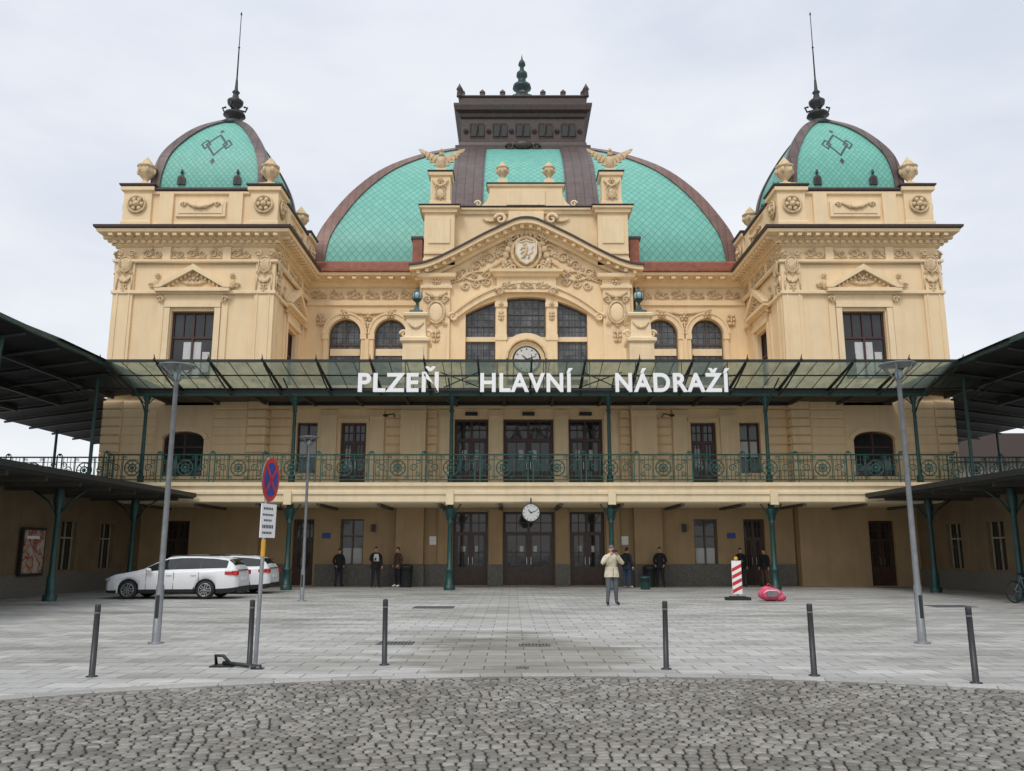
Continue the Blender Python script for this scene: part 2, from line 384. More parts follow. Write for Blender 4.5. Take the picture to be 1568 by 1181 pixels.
# ------------------------------------------------------------------ station
ST=empty('railway_station',(0,40,0))
def sobj(b,name):
    o=b.obj(name); o.parent=ST; o.matrix_parent_inverse=Matrix.Translation((0,-40,0)); return o
bw=B()   # walls
bo=B()   # ornament/trims
bg=B()   # windows and doors
Y1=40.6
doorsx=[(-3.6,-1.95),(-1.22,1.22),(1.95,3.6)]
h1=[[(a,.03),(c,.03),(c,3.45),(a,3.45)] for a,c in doorsx]+[[(s*8.4-.55,.95),(s*8.4+.55,.95),(s*8.4+.55,3.1),(s*8.4-.55,3.1)] for s in(-1,1)]+[[(s*10.7-.5,.03),(s*10.7+.5,.03),(s*10.7+.5,3.1),(s*10.7-.5,3.1)] for s in(-1,1)]
h2=[[(a,4.55),(c,4.55),(c,7.92),(a,7.92)] for a,c in doorsx]+[[(s*8.5-.62,4.55),(s*8.5+.62,4.55),(s*8.5+.62,7.75),(s*8.5-.62,7.75)] for s in(-1,1)]+[[(s*10.75-.5,5.3),(s*10.75+.5,5.3),(s*10.75+.5,7.75),(s*10.75-.5,7.75)] for s in(-1,1)]
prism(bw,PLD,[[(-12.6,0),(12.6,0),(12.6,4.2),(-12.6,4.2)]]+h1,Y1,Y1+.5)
prism(bw,PL,[[(-12.6,4.2),(12.6,4.2),(12.6,9.6),(-12.6,9.6)]]+h2,Y1,Y1+.5)
box(bw,SOFF,-12.4,12.4,Y1+.55,Y1+.7,0,9.4)
for a,c in doorsx:
    door(bg,a,c,.03,3.45,Y1+.3); door(bg,a,c,4.55,7.92,Y1+.3,WINR)
    cc=(a+c)/2
    box(bg,BLK,cc-.3,cc+.3,Y1-.18,Y1-.004,8.08,8.24)
    for q in (-.35,.3):
        box(bg,BLIND,cc+q-.12,cc+q+.1,Y1+.385,Y1+.388,6.0,6.45)
        box(bg,BLIND,cc+q-.08,cc+q+.1,Y1+.385,Y1+.388,1.55,1.85)
for s in (-1,1):
    window(bg,s*8.4-.55,s*8.4+.55,.95,3.1,Y1+.25,2,(2.3,))
    box(bg,BLIND,s*8.4-.45,s*8.4+.45,Y1+.315,Y1+.318,1.0,1.75)
    door(bg,s*10.7-.5,s*10.7+.5,.03,3.1,Y1+.25)
    door(bg,s*8.5-.62,s*8.5+.62,4.55,7.75,Y1+.25,WINR); window(bg,s*10.75-.5,s*10.75+.5,5.3,7.75,Y1+.25,2,(6.9,),WINR)
    box(bg,BLIND,s*8.5-.45,s*8.5-.1,Y1+.335,Y1+.338,5.6,6.5); box(bg,BLIND,s*10.75-.4,s*10.75+.4,Y1+.315,Y1+.318,6.1,6.85)
    for a,c in ((1.26,1.9),(3.66,4.3)):
        box(bo,PL2,s*a,s*c,Y1-.16,Y1-.002,4.5,8.35); box(bo,PL2,s*a-.05*s,s*c+.05*s,Y1-.22,Y1-.162,8.0,8.12); box(bo,PL2,s*(a-.04),s*(c+.04),Y1-.21,Y1-.163,4.5,4.9)
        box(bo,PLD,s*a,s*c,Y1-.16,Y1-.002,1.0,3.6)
    for a,c in ((7.0,7.7),(9.3,10.05)):
        box(bo,PL2,s*a,s*c,Y1-.14,Y1-.002,4.5,8.35); box(bo,PL2,s*(a-.05),s*(c+.05),Y1-.2,Y1-.142,8.0,8.12)
    box(bo,PL,s*4.95,s*6.15,Y1-.55,Y1-.003,4.5,9.6); box(bo,PLD,s*4.95,s*6.25,Y1-.5,Y1-.003,1.0,4.2)
    box(bo,PL,s*5.1,s*6.0,Y1-.6,Y1-.552,5.4,7.9); box(bo,PL2,s*4.9,s*6.2,Y1-.66,Y1-.553,8.05,8.25)
    quoins(bo,PL,4.42 if s>0 else -4.93,4.93 if s>0 else -4.42,4.5,8.38,Y1,.44); quoins(bo,PL,6.18 if s>0 else -6.95,6.95 if s>0 else -6.18,4.5,8.38,Y1,.44)
    quoins(bo,PL,min(s*11.5,s*12.6),max(s*11.5,s*12.6),4.5,8.38,Y1,.44)
    box(bo,PL2,s*8.5-.75,s*8.5+.75,Y1-.1,Y1-.003,7.8,7.95)
    box(bg,BLK,s*7.35-.09,s*7.35+.09,Y1-.32,Y1-.142,2.5,2.85)
    box(bg,WHT,s*4.55-.16,s*4.55+.16,Y1-.03,Y1-.003,1.9,2.3); box(bg,BLUE,s*9.6-.2,s*9.6+.2,Y1-.03,Y1-.003,2.2,2.45)
    tube(bg,BLK,[(s*6.5,Y1,8.0),(s*6.5,Y1-.5,8.1),(s*6.75,Y1-.7,8.02)],.03,5); ell(bg,BLK,(s*6.85,Y1-.75,7.98),(.14,.1,.07),8,5)
box(bo,PL2,-12.6,12.6,Y1-.24,Y1-.004,8.4,8.6)
for x0,x1 in ((-12.6,-11.3),(-10.1,-3.7),(3.7,10.1),(11.3,12.6)): box(bo,PLN,x0,x1,Y1-.07,Y1-.004,0,1.0)
for s in(-1,1): box(bo,PLN,s*1.24,s*1.93,Y1-.2,Y1-.004,0,1.0)
for s in(-1,1): box(bo,PLN,s*4.9,s*6.3,Y1-.58,Y1-.07,0,.98)
box(bw,PL,-12.6,12.6,Y1+.5,46.7,9.0,9.3)
# towers
def tower(cx):
    base=Matrix.Translation((cx,43.85,0))
    H=3.85
    for k,ang in enumerate((0,90,-90)):
        T=base@Matrix.Rotation(math.radians(ang),4,'Z'); bw.T=bo.T=bg.T=T
        e=H if k==0 else H-.4
        holes=[[(-1.05,9.8),(1.05,9.8),(1.05,13.2),(-1.05,13.2)]]
        if k==0: holes.append(arch_loop(-.98,.98,5.1,6.85,.38)); hg=[[(-.6,.03),(.6,.03),(.6,3.0),(-.6,3.0)]]
        else: hg=[]
        prism(bw,PL,[[(-e,4.2),(e,4.2),(e,16.6),(-e,16.6)]]+holes,-H,-H+.4)
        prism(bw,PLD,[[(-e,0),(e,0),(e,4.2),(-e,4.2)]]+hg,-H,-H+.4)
        window(bg,-1.05,1.05,9.8,13.2,-H+.22,2,(11.9,),WINR,GL,.1)
        box(bg,BLIND,-.45,.42,-H+.282,-H+.286,9.9,11.7); box(bg,BLIND,.5,.85,-H+.282,-H+.286,10.2,11.2)
        for q in(-1,1): box(bg,WINR,q*.5-.03,q*.5+.03,-H+.22,-H+.27,11.95,13.1)
        if k==0:
            window(bg,-.98,.98,5.1,6.85,-H+.22,2,(6.5,),WINR,GL,.09,arch=.38); door(bg,-.6,.6,.03,3.0,-H+.2)
            archband(bo,PL2,-.98,.98,6.85,.22,-H-.1,-H-.002,.38)
            box(bg,BLIND,-.85,-.1,-H+.30,-H+.305,5.3,6.0)
        for q in (-1,1):
            a,c=sorted((q*1.35,q*(3.0)))
            quoins(bo,PL,a,c,4.5,8.7,-H,.44,.05)
            a,c=sorted((q*3.02,q*(3.95 if k==0 else 3.84)))
            quoins(bo,PL,a,c,4.5,8.7,-H,.44,.14)
            u0,u1=sorted((q*3.0,q*(3.97 if k==0 else 3.84)))
            box(bo,PL,u0,u1,-H-.12,-H-.003,9.0,15.75)
            cxx=q*3.45
            for z0,z1,w in ((9.7,14.1,.32),):
                box(bo,PL2,cxx-w,cxx-w+.06,-H-.16,-H-.122,z0,z1); box(bo,PL2,cxx+w-.06,cxx+w,-H-.16,-H-.122,z0,z1)
                box(bo,PL2,cxx-w+.06,cxx+w-.06,-H-.16,-H-.122,z1-.06,z1)
            cartouche(bo,ORN,cxx,15.55,-H-.22,.30,.40)
            scroll(bo,ORN,cxx-.3,16.1,-H-.25,.17,1,-1,.06); scroll(bo,ORN,cxx+.3,16.1,-H-.25,.17,1,1,.06)
            swag(bo,ORN,cxx-.36,cxx+.36,15.0,-H-.17,.35,.07); rosette(bo,ORN,cxx,14.2,-H-.16,.18)
            leaf(bo,ORN,cxx,14.6,-H-.16,.5,-pi/2,.5)
            tube(bo,ORN,[(cxx-.36,-H-.15,15),(cxx-.38,-H-.15,14.2)],[.07,.03],5); tube(bo,ORN,[(cxx+.36,-H-.15,15),(cxx+.38,-H-.15,14.2)],[.07,.03],5)
            a,c=sorted((q*1.1,q*1.38)); box(bo,PL2,a,c,-H-.14,-H-.003,9.5,13.35)
            a,c=sorted((q*1.42,q*1.72)); box(bo,PL,a,c,-H-.09,-H-.003,9.5,13.7)
            scroll(bo,ORN,q*1.57,13.75,-H-.2,.17,1,q,.06)
            ell(bo,ORN,(q*1.9,-H-.12,14.55),(.14,.1,.25),8,6); rosette(bo,ORN,q*1.85,15.0,-H-.1,.16); scroll(bo,ORN,q*2.1,14.5,-H-.1,.14,1,q,.05)
        box(bo,PL2,-1.38,1.38,-H-.17,-H-.003,13.37,13.62); box(bo,PL2,-1.6,1.6,-H-.28,-H-.003,9.28,9.48)
        box(bo,PL,-1.45,1.45,-H-.1,-H-.003,13.63,14.08)
        box(bo,PL2,-1.82,1.82,-H-.42,-H-.003,14.12,14.3)
        prism(bo,PL,[[(-1.6,14.3),(1.6,14.3),(0,15.25)]],-H-.12,-H-.003)
        prism(bo,PL2,[[(-1.9,14.303),(-1.55,14.303),(0,15.2),(1.55,14.303),(1.9,14.303),(0,15.5)]],-H-.45,-H-.003)
        for i in range(-7,8):
            if i: z=15.18-abs(i)*.12; box(bo,PL2,i*.2-.04,i*.2+.04,-H-.3,-H-.122,z-.12,z)
        swag(bo,ORN,-.8,.8,14.75,-H-.16,.2,.09); rosette(bo,ORN,0,14.8,-H-.18,.28)
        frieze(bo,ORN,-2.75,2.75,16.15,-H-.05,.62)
        for x in(-1.5,1.5): box(bo,PL,x-.2,x+.2,-H-.1,-H-.003,15.85,16.5)
        for i in range(24):
            x=-4.02+i*.35; box(bo,PL2,x-.09,x+.09,-H-.34,-H-.17,16.62,16.78)
        for i in range(19):
            x=-4.05+i*.45; box(bo,PL2,x-.1,x+.1,-H-.78,-H-.36,16.86,17.0)
        box(bo,PL2,-1.25,1.25,-3.86,-3.752,18.15,18.95)
        box(bo,PL,-1.1,1.1,-3.9,-3.862,18.3,18.8); swag(bo,ORN,-.7,.7,18.85,-3.95,.25,.09); scroll(bo,ORN,-.85,18.75,-3.95,.14,1,-1,.05); scroll(bo,ORN,.85,18.75,-3.95,.14,1,1,.05)
        for q in(-1,1):
            box(bo,PL,q*1.75-.35,q*1.75+.35,-3.9,-3.755,17.6,19.4)
            rosette(bo,ORN,q*3.2,18.75,-4.0,.42)
            tube(bo,ORN,[(q*3.2+.44*math.cos(a),-4.0,18.75+.44*math.sin(a)) for a in [2*pi*i/16 for i in range(16)]],.06,5,True)
            x=q*1.45
            prism(bo,GUT,[arch_loop(x-.2,x+.2,20.25,20.55)],-3.05,-2.6); ell(bo,GUT,(x,-3.0,20.95),(.08,.08,.16),6,4)
            prism(bo,BLK,[arch_loop(x-.11,x+.11,20.3,20.52)],-3.06,-3.0)
    bw.T=bo.T=bg.T=base
    box(bw,PL,-3.45,3.45,3.45,3.85,0,16.6)
    box(bw,SOFF,-3.4,3.4,-3.3,3.4,8.9,9.0)
    rings(bo,PL2,-H,H,-H,H,[(.13,14.02),(.2,14.06),(.2,14.2),(.13,14.24)],False)
    rings(bo,PL2,-H,H,-H,H,[(.135,15.62),(.24,15.68),(.24,15.8),(.0,15.84)],False)
    rings(bo,PL2,-H,H,-H,H,[(.0,9.0),(.25,9.02),(.25,9.22),(.13,9.26)],False)
    cornice_rings(bo,-H,H,-H,H,16.5,1.0)
    rings(bo,PL,-3.75,3.75,-3.75,3.75,[(0,17.5),(.1,17.5),(.1,17.75),(0,17.8),(0,19.4)])
    rings(bo,PL,-3.75,3.75,-3.75,3.75,[(0,19.3),(.12,19.36),(.12,19.48)]); rings(bo,GUT,-3.75,3.75,-3.75,3.75,[(.12,19.483),(.2,19.56),(.2,19.66),(0,19.75)])
    for q in(-1,1):
        for w in(-1,1):
            x,y=q*3.2,w*3.2
            rings(bo,PL,x-.7,x+.7,y-.7,y+.7,[(.06,17.5),(.06,17.85),(0,17.9),(0,19.42),(.14,19.5),(.14,19.68)])
            rings(bo,GUT,x-.7,x+.7,y-.7,y+.7,[(.14,19.683),(.21,19.76),(.21,19.83),(-.1,19.9)])
            rings(bo,PL,x-.45,x+.45,y-.45,y+.45,[(0,19.85),(0,20.05),(-.08,20.1)])
            urn(bo,ORN,x,y,20.08,1.08)
    bw.T=bo.T=bg.T=Matrix.Identity(4)
def interp(prof,n):
    out=[]
    P=[Vector((a,b_,0)) for a,b_ in prof]
    for i in range(len(P)-1):
        p0=P[max(i-1,0)];p1=P[i];p2=P[i+1];p3=P[min(i+2,len(P)-1)]
        for k in range(n):
            t=k/n; q=.5*((2*p1)+(p2-p0)*t+(2*p0-5*p1+4*p2-p3)*t*t+(3*p1-p0-3*p2+p3)*t**3); out.append((q.x,q.y))
    out.append(prof[-1]); return out
def vault(b,cx,cy,hx,hy,prof,mats,ribw,ribm,extra=(),centre=None):
    """cloister vault: prof = (inset, z)"""
    L=[0]
    for i in range(1,len(prof)): L.append(L[-1]+math.hypot(prof[i][0]-prof[i-1][0],prof[i][1]-prof[i-1][1]))
    for k in range(4):
        T=Matrix.Translation((cx,cy,0))@Matrix.Rotation(k*pi/2,4,'Z'); b.T=T
        h,d=(hx,hy) if k%2==0 else (hy,hx)
        def strip(fa,fb,m,out,nrm=True,side=True):
            v=[];f=[];uv=[]
            N=len(prof)
            for i,(s,z) in enumerate(prof):
                a0=prof[max(i-1,0)];a1=prof[min(i+1,N-1)]
                t=Vector((a1[0]-a0[0],a1[1]-a0[1])); t.normalize(); ny,nz=-t.y,t.x
                y=-(d-s)+ny*out; zz=z+nz*out
                ua,ub=fa(h-s),fb(h-s)
                v+=[(ua,y,zz),(ub,y,zz)]
                if side: v+=[(ua,-(d-s)+.02,z),(ub,-(d-s)+.02,z)]
            st=4 if side else 2
            for i in range(N-1):
                a=i*st; f.append((a,a+1,a+st+1,a+st)); uv.append([(v[a][0],L[i]),(v[a+1][0],L[i]),(v[a+st+1][0],L[i+1]),(v[a+st][0],L[i+1])])
                if side:
                    for o in (0,1):
                        f.append((a+o,a+o+2,a+o+st+2,a+o+st)); uv.append([(.2,L[i]),(.25,L[i]),(.25,L[i+1]),(.2,L[i+1])])
            b.add(v,f,m,uv)
        if centre:
            c0=centre
            strip(lambda w:-w,lambda w:-min(c0,w),mats[0],0,side=False); strip(lambda w:min(c0,w),lambda w:w,mats[0],0,side=False)
            strip(lambda w:-min(c0,w),lambda w:min(c0,w),mats[1],0,side=False)
        else: strip(lambda w:-w,lambda w:w,mats[0],0,side=False)
        o=ribw
        strip(lambda w:-w-.06,lambda w:-max(w-o,0),ribm,.10); strip(lambda w:max(w-o,0),lambda w:w+.06,ribm,.10)
        for e0,e1,em in extra:
            strip(lambda w:-min(e1,w),lambda w:-min(e0,w),em,.13); strip(lambda w:min(e0,w),lambda w:min(e1,w),em,.13)
    b.T=Matrix.Identity(4)
bd=B()
for cx in(-16.5,16.5):
    tower(cx)
    prof=interp([(0,19.7),(.03,20.8),(.30,22.1),(.95,23.4),(1.68,24.4),(2.6,25.25)],5)
    vault(bd,cx,43.85,2.95,2.95,prof,(TILEO,),.42,RIB)
    rings(bd,GUT,cx-3.0,cx+3.0,43.85-3.0,43.85+3.0,[(.05,19.6),(.12,19.7),(.12,19.85),(.0,19.9)])
    lathe(bd,BLK,cx,43.85,[(.75,25.0),(.8,25.15),(.55,25.35),(.35,25.5),(.3,25.65),(.62,25.75),(.55,25.9),(.25,26.0),(.2,26.2),(.42,26.45),(.45,26.65),(.2,26.85),(.14,27.1),(.22,27.2),(.1,27.35),(.06,28)],14)
    for i in range(4):
        a=i*pi/2; tube(bd,BLK,[(cx+.2*math.cos(a),43.85+.2*math.sin(a),26.1),(cx+.6*math.cos(a),43.85+.6*math.sin(a),26.0),(cx+.7*math.cos(a),43.85+.7*math.sin(a),26.25),(cx+.5*math.cos(a),43.85+.5*math.sin(a),26.3)],.06,5)
    lathe(bd,BLK,cx,43.85,[(.05,27.9),(.035,30),(.07,30.02),(.03,30.1),(.02,32.1),(.06,32.15),(.0,32.35)],8)
sobj(bd,'tower_domes')
# upper back wall with arched window pairs
YB=46.7
holes=[]
for s in(-1,1):
    for c in(7.75,10.35):
        x=s*c; holes.append(arch_loop(x-.92,x+.92,9.5,13.75))
        window(bg,x-.92,x+.92,9.5,13.75,YB+.25,2,(11.3,13.2),FRM,LGL,.09,arch=.92)
        archband(bo,PL2,x-.92,x+.92,13.75,.26,YB-.14,YB-.002); archband(bo,PL,x-1.18,x+1.18,13.75,.1,YB-.2,YB-.002)
        rosette(bo,ORN,x,14.85,YB-.25,.26)
        box(bg,CREAM,x-.85,x+.85,YB+.2,YB+.26,12.55,12.95)
        for q in(-1,1):
            a,c2=sorted((x+q*.95,x+q*1.2)); box(bo,PL2,a,c2,YB-.1,YB-.002,9.5,13.7); box(bo,PL2,a-.05,c2+.05,YB-.16,YB-.003,13.45,13.74)
    x=s*9.05; box(bo,PL,x-.1,x+.1,YB-.2,YB-.102,9.5,13.44)
    rosette(bo,ORN,x,14.75,YB-.12,.28); leaf(bo,ORN,x,14.5,YB-.1,.6,-pi/2,.5)
    for q in (6.55,11.75): leaf(bo,ORN,s*q,14.2,YB-.08,.8,pi/2,.45)
    frieze(bo,ORN,min(s*6.3,s*12.4),max(s*6.3,s*12.4),16.1,YB-.06,.6)
    swag(bo,ORN,s*9.05-1.6,s*9.05+1.6,15.2,YB-.08,.25,.06)
    box(bo,PL,min(s*6.2,s*12.6),max(s*6.2,s*12.6),YB-.12,YB-.003,15.45,15.65)
prism(bw,PL,[[(-12.8,9.2),(12.8,9.2),(12.8,16.6),(-12.8,16.6)]]+holes,YB,YB+.5)
box(bw,SOFF,-12.6,12.6,YB+.55,YB+.6,9.2,16.6)
rings(bo,PL,-13,13,YB,60,[(0.02,16.5),(.16,16.58),(.2,16.76),(.34,16.82),(.38,16.96),(.84,17.02),(.9,17.16)],cap=False)
rings(bo,COP,-13,13,YB,60,[(.9,17.163),(1.0,17.22),(1.0,17.36),(.9,17.4),(.0,17.7)])
for i in range(37):
    x=-12.6+i*.7
    if abs(x)>6.2: box(bo,PL2,x-.12,x+.12,YB-.78,YB-.36,16.84,16.98)
# central gable block
YG=45.2
def gz(x):
    x=abs(x); P=[(0,19.9),(.5,19.86),(1.0,19.62),(2.4,18.92),(3.85,18.1),(5.0,17.5),(5.7,17.25),(6.35,17.15)]
    for i in range(len(P)-1):
        if P[i][0]<=x<=P[i+1][0]:
            t=(x-P[i][0])/(P[i+1][0]-P[i][0]); return P[i][1]*(1-t)+P[i+1][1]*t
    return P[-1][1]
xs=[-6.35+12.7*i/48 for i in range(49)]
def topz(x): return 15.55-.0855*x*x
def bay(x0,x1):
    n=6; return [(x0,9.5),(x1,9.5)]+[(x1+(x0-x1)*i/n,topz(x1+(x0-x1)*i/n)) for i in range(n+1)]
bays=[(-3.38,-1.72),(-1.08,1.08),(1.72,3.38)]
out=[(-5.95,9.2),(5.95,9.2),(5.95,16.5)]+[(x,gz(x)-.3) for x in reversed(xs) if abs(x)<5.95]+[(-5.95,16.5)]
prism(bw,PL,[out]+[bay(a,c) for a,c in bays],YG,YB+.4)
def curveband(b,m,zf,x0,x1,t0,t1,y0,y1,n=40):
    X=[x0+(x1-x0)*i/n for i in range(n+1)]
    prism(b,m,[[(x,zf(x)+t1) for x in X]+[(x,zf(x)+t0) for x in reversed(X)]],y0,y1)
curveband(bo,PL2,gz,-6.35,6.35,-.5,-.32,44.75,YB+.4); curveband(bo,PL,gz,-6.2,6.2,-.75,-.503,44.95,YG-.004)
curveband(bo,PL,gz,-6.45,6.45,-.317,-.08,44.35,YB+.4); curveband(bo,GUT,gz,-6.5,6.5,-.077,.03,44.25,YB+.45)
for i in range(26):
    x=-6.0+i*.48; z=gz(x)-.5
    box(bo,PL2,x-.1,x+.1,44.5,44.748,z-.02,z+.17)
for a,c in bays:
    tz=min(topz(a),topz(c))
    box(bg,LGL,a-.1,c+.1,YG+.42,YG+.44,9.4,15.65)
    for x in (a,c-.09): box(bg,FRM,x,x+.09,YG+.34,YG+.41,9.5,tz)
    curveband(bg,FRM,topz,a,c,-.1,0.02,YG+.33,YG+.40,8)
    n=4 if a<-1.2 or a>0 else 6
    for i in range(1,n):
        x=a+(c-a)*i/n; box(bg,FRM,x-.018,x+.018,YG+.36,YG+.40,9.5,topz(x)-.05)
    for z in (11.0,13.15): box(bg,PL2,a,c,YG+.25,YG+.41,z-.13,z+.13)
    for z in (10.2,12.0,13.9,14.6):
        if z<tz: box(bg,FRM,a,c,YG+.35,YG+.398,z-.02,z+.02)
for s in(-1,1):
    a,c=sorted((s*1.12,s*1.68)); box(bo,PL2,a,c,YG-.14,YG-.003,9.3,14.9); box(bo,PL2,a-.07,c+.07,YG-.22,YG-.004,14.9,15.15); box(bo,PL2,a-.05,c+.05,YG-.2,YG-.142,13.0,13.3)
    rosette(bo,ORN,s*1.4,15.02,YG-.25,.16); leaf(bo,ORN,s*1.4,14.1,YG-.16,.6,pi/2,.4)
def az(x): return 16.15-.108*x*x
curveband(bo,PL2,az,-4.05,4.05,-.28,.08,YG-.22,YG-.004,30); curveband(bo,PL,az,-4.05,4.05,.083,.24,YG-.34,YG-.004,30)
for s in(-1,1):
    scroll(bo,PL2,s*4.05,14.3,YG-.2,.28,1,s,.1)
    a,c=sorted((s*4.25,s*5.75)); box(bo,PL2,a,c,YG-.2,YG-.004,9.3,15.9); box(bo,PL,a+.18,c-.18,YG-.24,YG-.202,9.5,13.3)
    rings(bo,PL2,a,c,YG-.2,YG+.3,[(0,15.9),(.12,15.96),(.12,16.1),(.03,16.16),(.03,16.45),(.3,16.55),(.34,16.75)],False)
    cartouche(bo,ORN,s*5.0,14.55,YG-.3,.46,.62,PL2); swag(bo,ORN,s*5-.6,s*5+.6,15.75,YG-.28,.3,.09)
    leaf(bo,ORN,s*5.0,13.6,YG-.27,.8,-pi/2,.45)
    for q in(-1,1): scroll(bo,ORN,s*5+q*.5,15.3,YG-.28,.2,1,q,.07)
    rosette(bo,ORN,s*5.0,16.3,YG-.3,.26)
    for j in range(5):
        x=s*(1.35+j*.72); z=gz(x)-1.25-.05*j
        scroll(bo,ORN,x,z,YG-.06,.40-.035*j,1,s*(1 if j%2 else -1),.085); rosette(bo,ORN,x+s*.32,z-.32,YG-.06,.16)
        leaf(bo,ORN,x,z-.1,YG-.06,.6-.05*j,math.radians(200 if s<0 else -20)+.5*(j%2)*s,.5)
    for j in range(3):
        x=s*(2.2+j*.6); scroll(bo,ORN,x,16.4-.12*j,YG-.06,.26,-1,s,.06); leaf(bo,ORN,x,16.7-.1*j,YG-.06,.5,math.radians(90+s*-40),.5)
    tube(bo,ORN,[(s*(1.0+k*.45),YG-.05,17.6-.17*k+.12*math.sin(k*1.7)) for k in range(9)],[.09,.1,.1,.09,.08,.08,.07,.06,.04],5)
    swag(bo,ORN,s*2.0,s*3.6,16.75,YG-.06,.3,.06)
box(bo,PL2,-1.65,1.65,YG-.3,YG-.005,15.72,16.55); frieze(bo,ORN,-1.4,1.4,16.1,YG-.34,.5)
rings(bo,PL2,-1.7,1.7,YG-.35,YG-.02,[(0,16.55),(.12,16.6),(.15,16.75),(.32,16.8),(.35,16.95),(.0,17.0)])
for s in(-1,1): scroll(bo,ORN,s*1.45,15.75,YG-.3,.25,1,s,.09)
# coat of arms: shield with rampant lion, crown, mantling
SHD=mat('carved_shield',(.76,.71,.62),.8,var=.1,scale=6,streak=.4)
cartouche(bo,ORN,0,18.05,YG-.20,.78,.9,ORN)
prism(bo,SHD,[[(-.5,18.6),(-.25,18.55),(0,18.66),(.25,18.55),(.5,18.6),(.52,17.95),(.3,17.55),(0,17.36),(-.3,17.55),(-.52,17.95)]],YG-.46,YG-.25)
for p,r_ in (([(-.15,17.65),(-.05,17.9),(.02,18.15),(-.02,18.35)],.09),([(-.05,17.95),(.18,17.8),(.12,17.6)],.05),([(-.02,18.2),(-.25,18.25),(-.3,18.1)],.045),([(0,18.1),(-.22,18.0),(-.28,17.88)],.045),([(-.1,17.75),(-.28,17.62)],.04),([(.12,17.85),(.35,17.95),(.3,18.2),(.4,18.35)],.035)):
    tube(bo,ORN,[(a,YG-.48,c) for a,c in p],r_,6)
ell(bo,ORN,(-.06,YG-.5,18.42),(.11,.07,.1),8,6)
tube(bo,PL2,[(-.55,YG-.45,18.62),(-.27,YG-.48,18.57),(0,YG-.48,18.68),(.27,YG-.48,18.57),(.55,YG-.45,18.62),(.57,YG-.45,17.95),(.32,YG-.45,17.5),(0,YG-.45,17.3),(-.32,YG-.45,17.5),(-.57,YG-.45,17.95)],.05,6,True)
for s in(-1,1):
    for j in range(4): ell(bo,ORN,(s*(.9+.12*j),YG-.15,18.6-.35*j),(.2,.12,.22),7,5)
    leaf(bo,ORN,s*.8,18.7,YG-.2,.6,math.radians(90-s*60),.5); leaf(bo,ORN,s*.75,17.5,YG-.2,.7,math.radians(-90+s*60),.5)
    tube(bo,ORN,[(s*.8,YG-.12,17.3),(s*1.15,YG-.15,17.1),(s*1.4,YG-.1,17.35)],[.12,.14,.05],6)
for q in range(5): ell(bo,ORN,(-.5+.25*q,YG-.25,19.0+.1*(2-abs(q-2))),(.12,.12,.14),7,5)
# clock on facade
archband(bo,PL2,-1.12,1.12,11.9,.3,YG-.5,YG-.15,n=20); archband(bo,ORN,-1.03,1.03,11.9,.09,YG-.56,YG-.2,n=20)
box(bo,PL2,-1.42,-1.12,YG-.5,YG-.15,10.8,11.9); box(bo,PL2,1.12,1.42,YG-.5,YG-.15,10.8,11.9)
prism(bo,PL2,[arch_loop(-1.0,1.0,10.8,11.9)],YG-.3,YG-.16)
def clock(b,x,y,z,r):
    T=b.T; b.T=T@Matrix.Translation((x,y,z))@Matrix.Rotation(pi/2,4,'X')
    lathe(b,BLK,0,0,[(r*1.12,-.06),(r*1.15,.0),(r*1.12,.05),(r*1.0,.05)],32,True); lathe(b,BLIND,0,0,[(r*1.0,.0),(r*1.0,.055)],32,False)
    for i in range(12):
        a=i*pi/6; c,s=math.cos(a),math.sin(a)
        p=[(r*q*c-w*s,r*q*s+w*c,.06) for q,w in ((.78,-.022*r/.5),(.93,-.022*r/.5),(.93,.022*r/.5),(.78,.022*r/.5))]
        b.add(p,[(0,1,2,3)],BLK)
    for a,l,w in ((math.radians(20),.82,.03*r/.5),(math.radians(135),.52,.04*r/.5)):
        c,s=math.cos(a),math.sin(a); p=[(-w*s-.1*r*c,w*c-.1*r*s,.066),(w*s-.1*r*c,-w*c-.1*r*s,.066),(r*l*c+w*.4*s,r*l*s-w*.4*c,.066),(r*l*c-w*.4*s,r*l*s+w*.4*c,.066)]
        b.add(p,[(0,1,2,3)],BLK)
    b.T=T
clock(bo,0,YG-.34,11.85,.68)
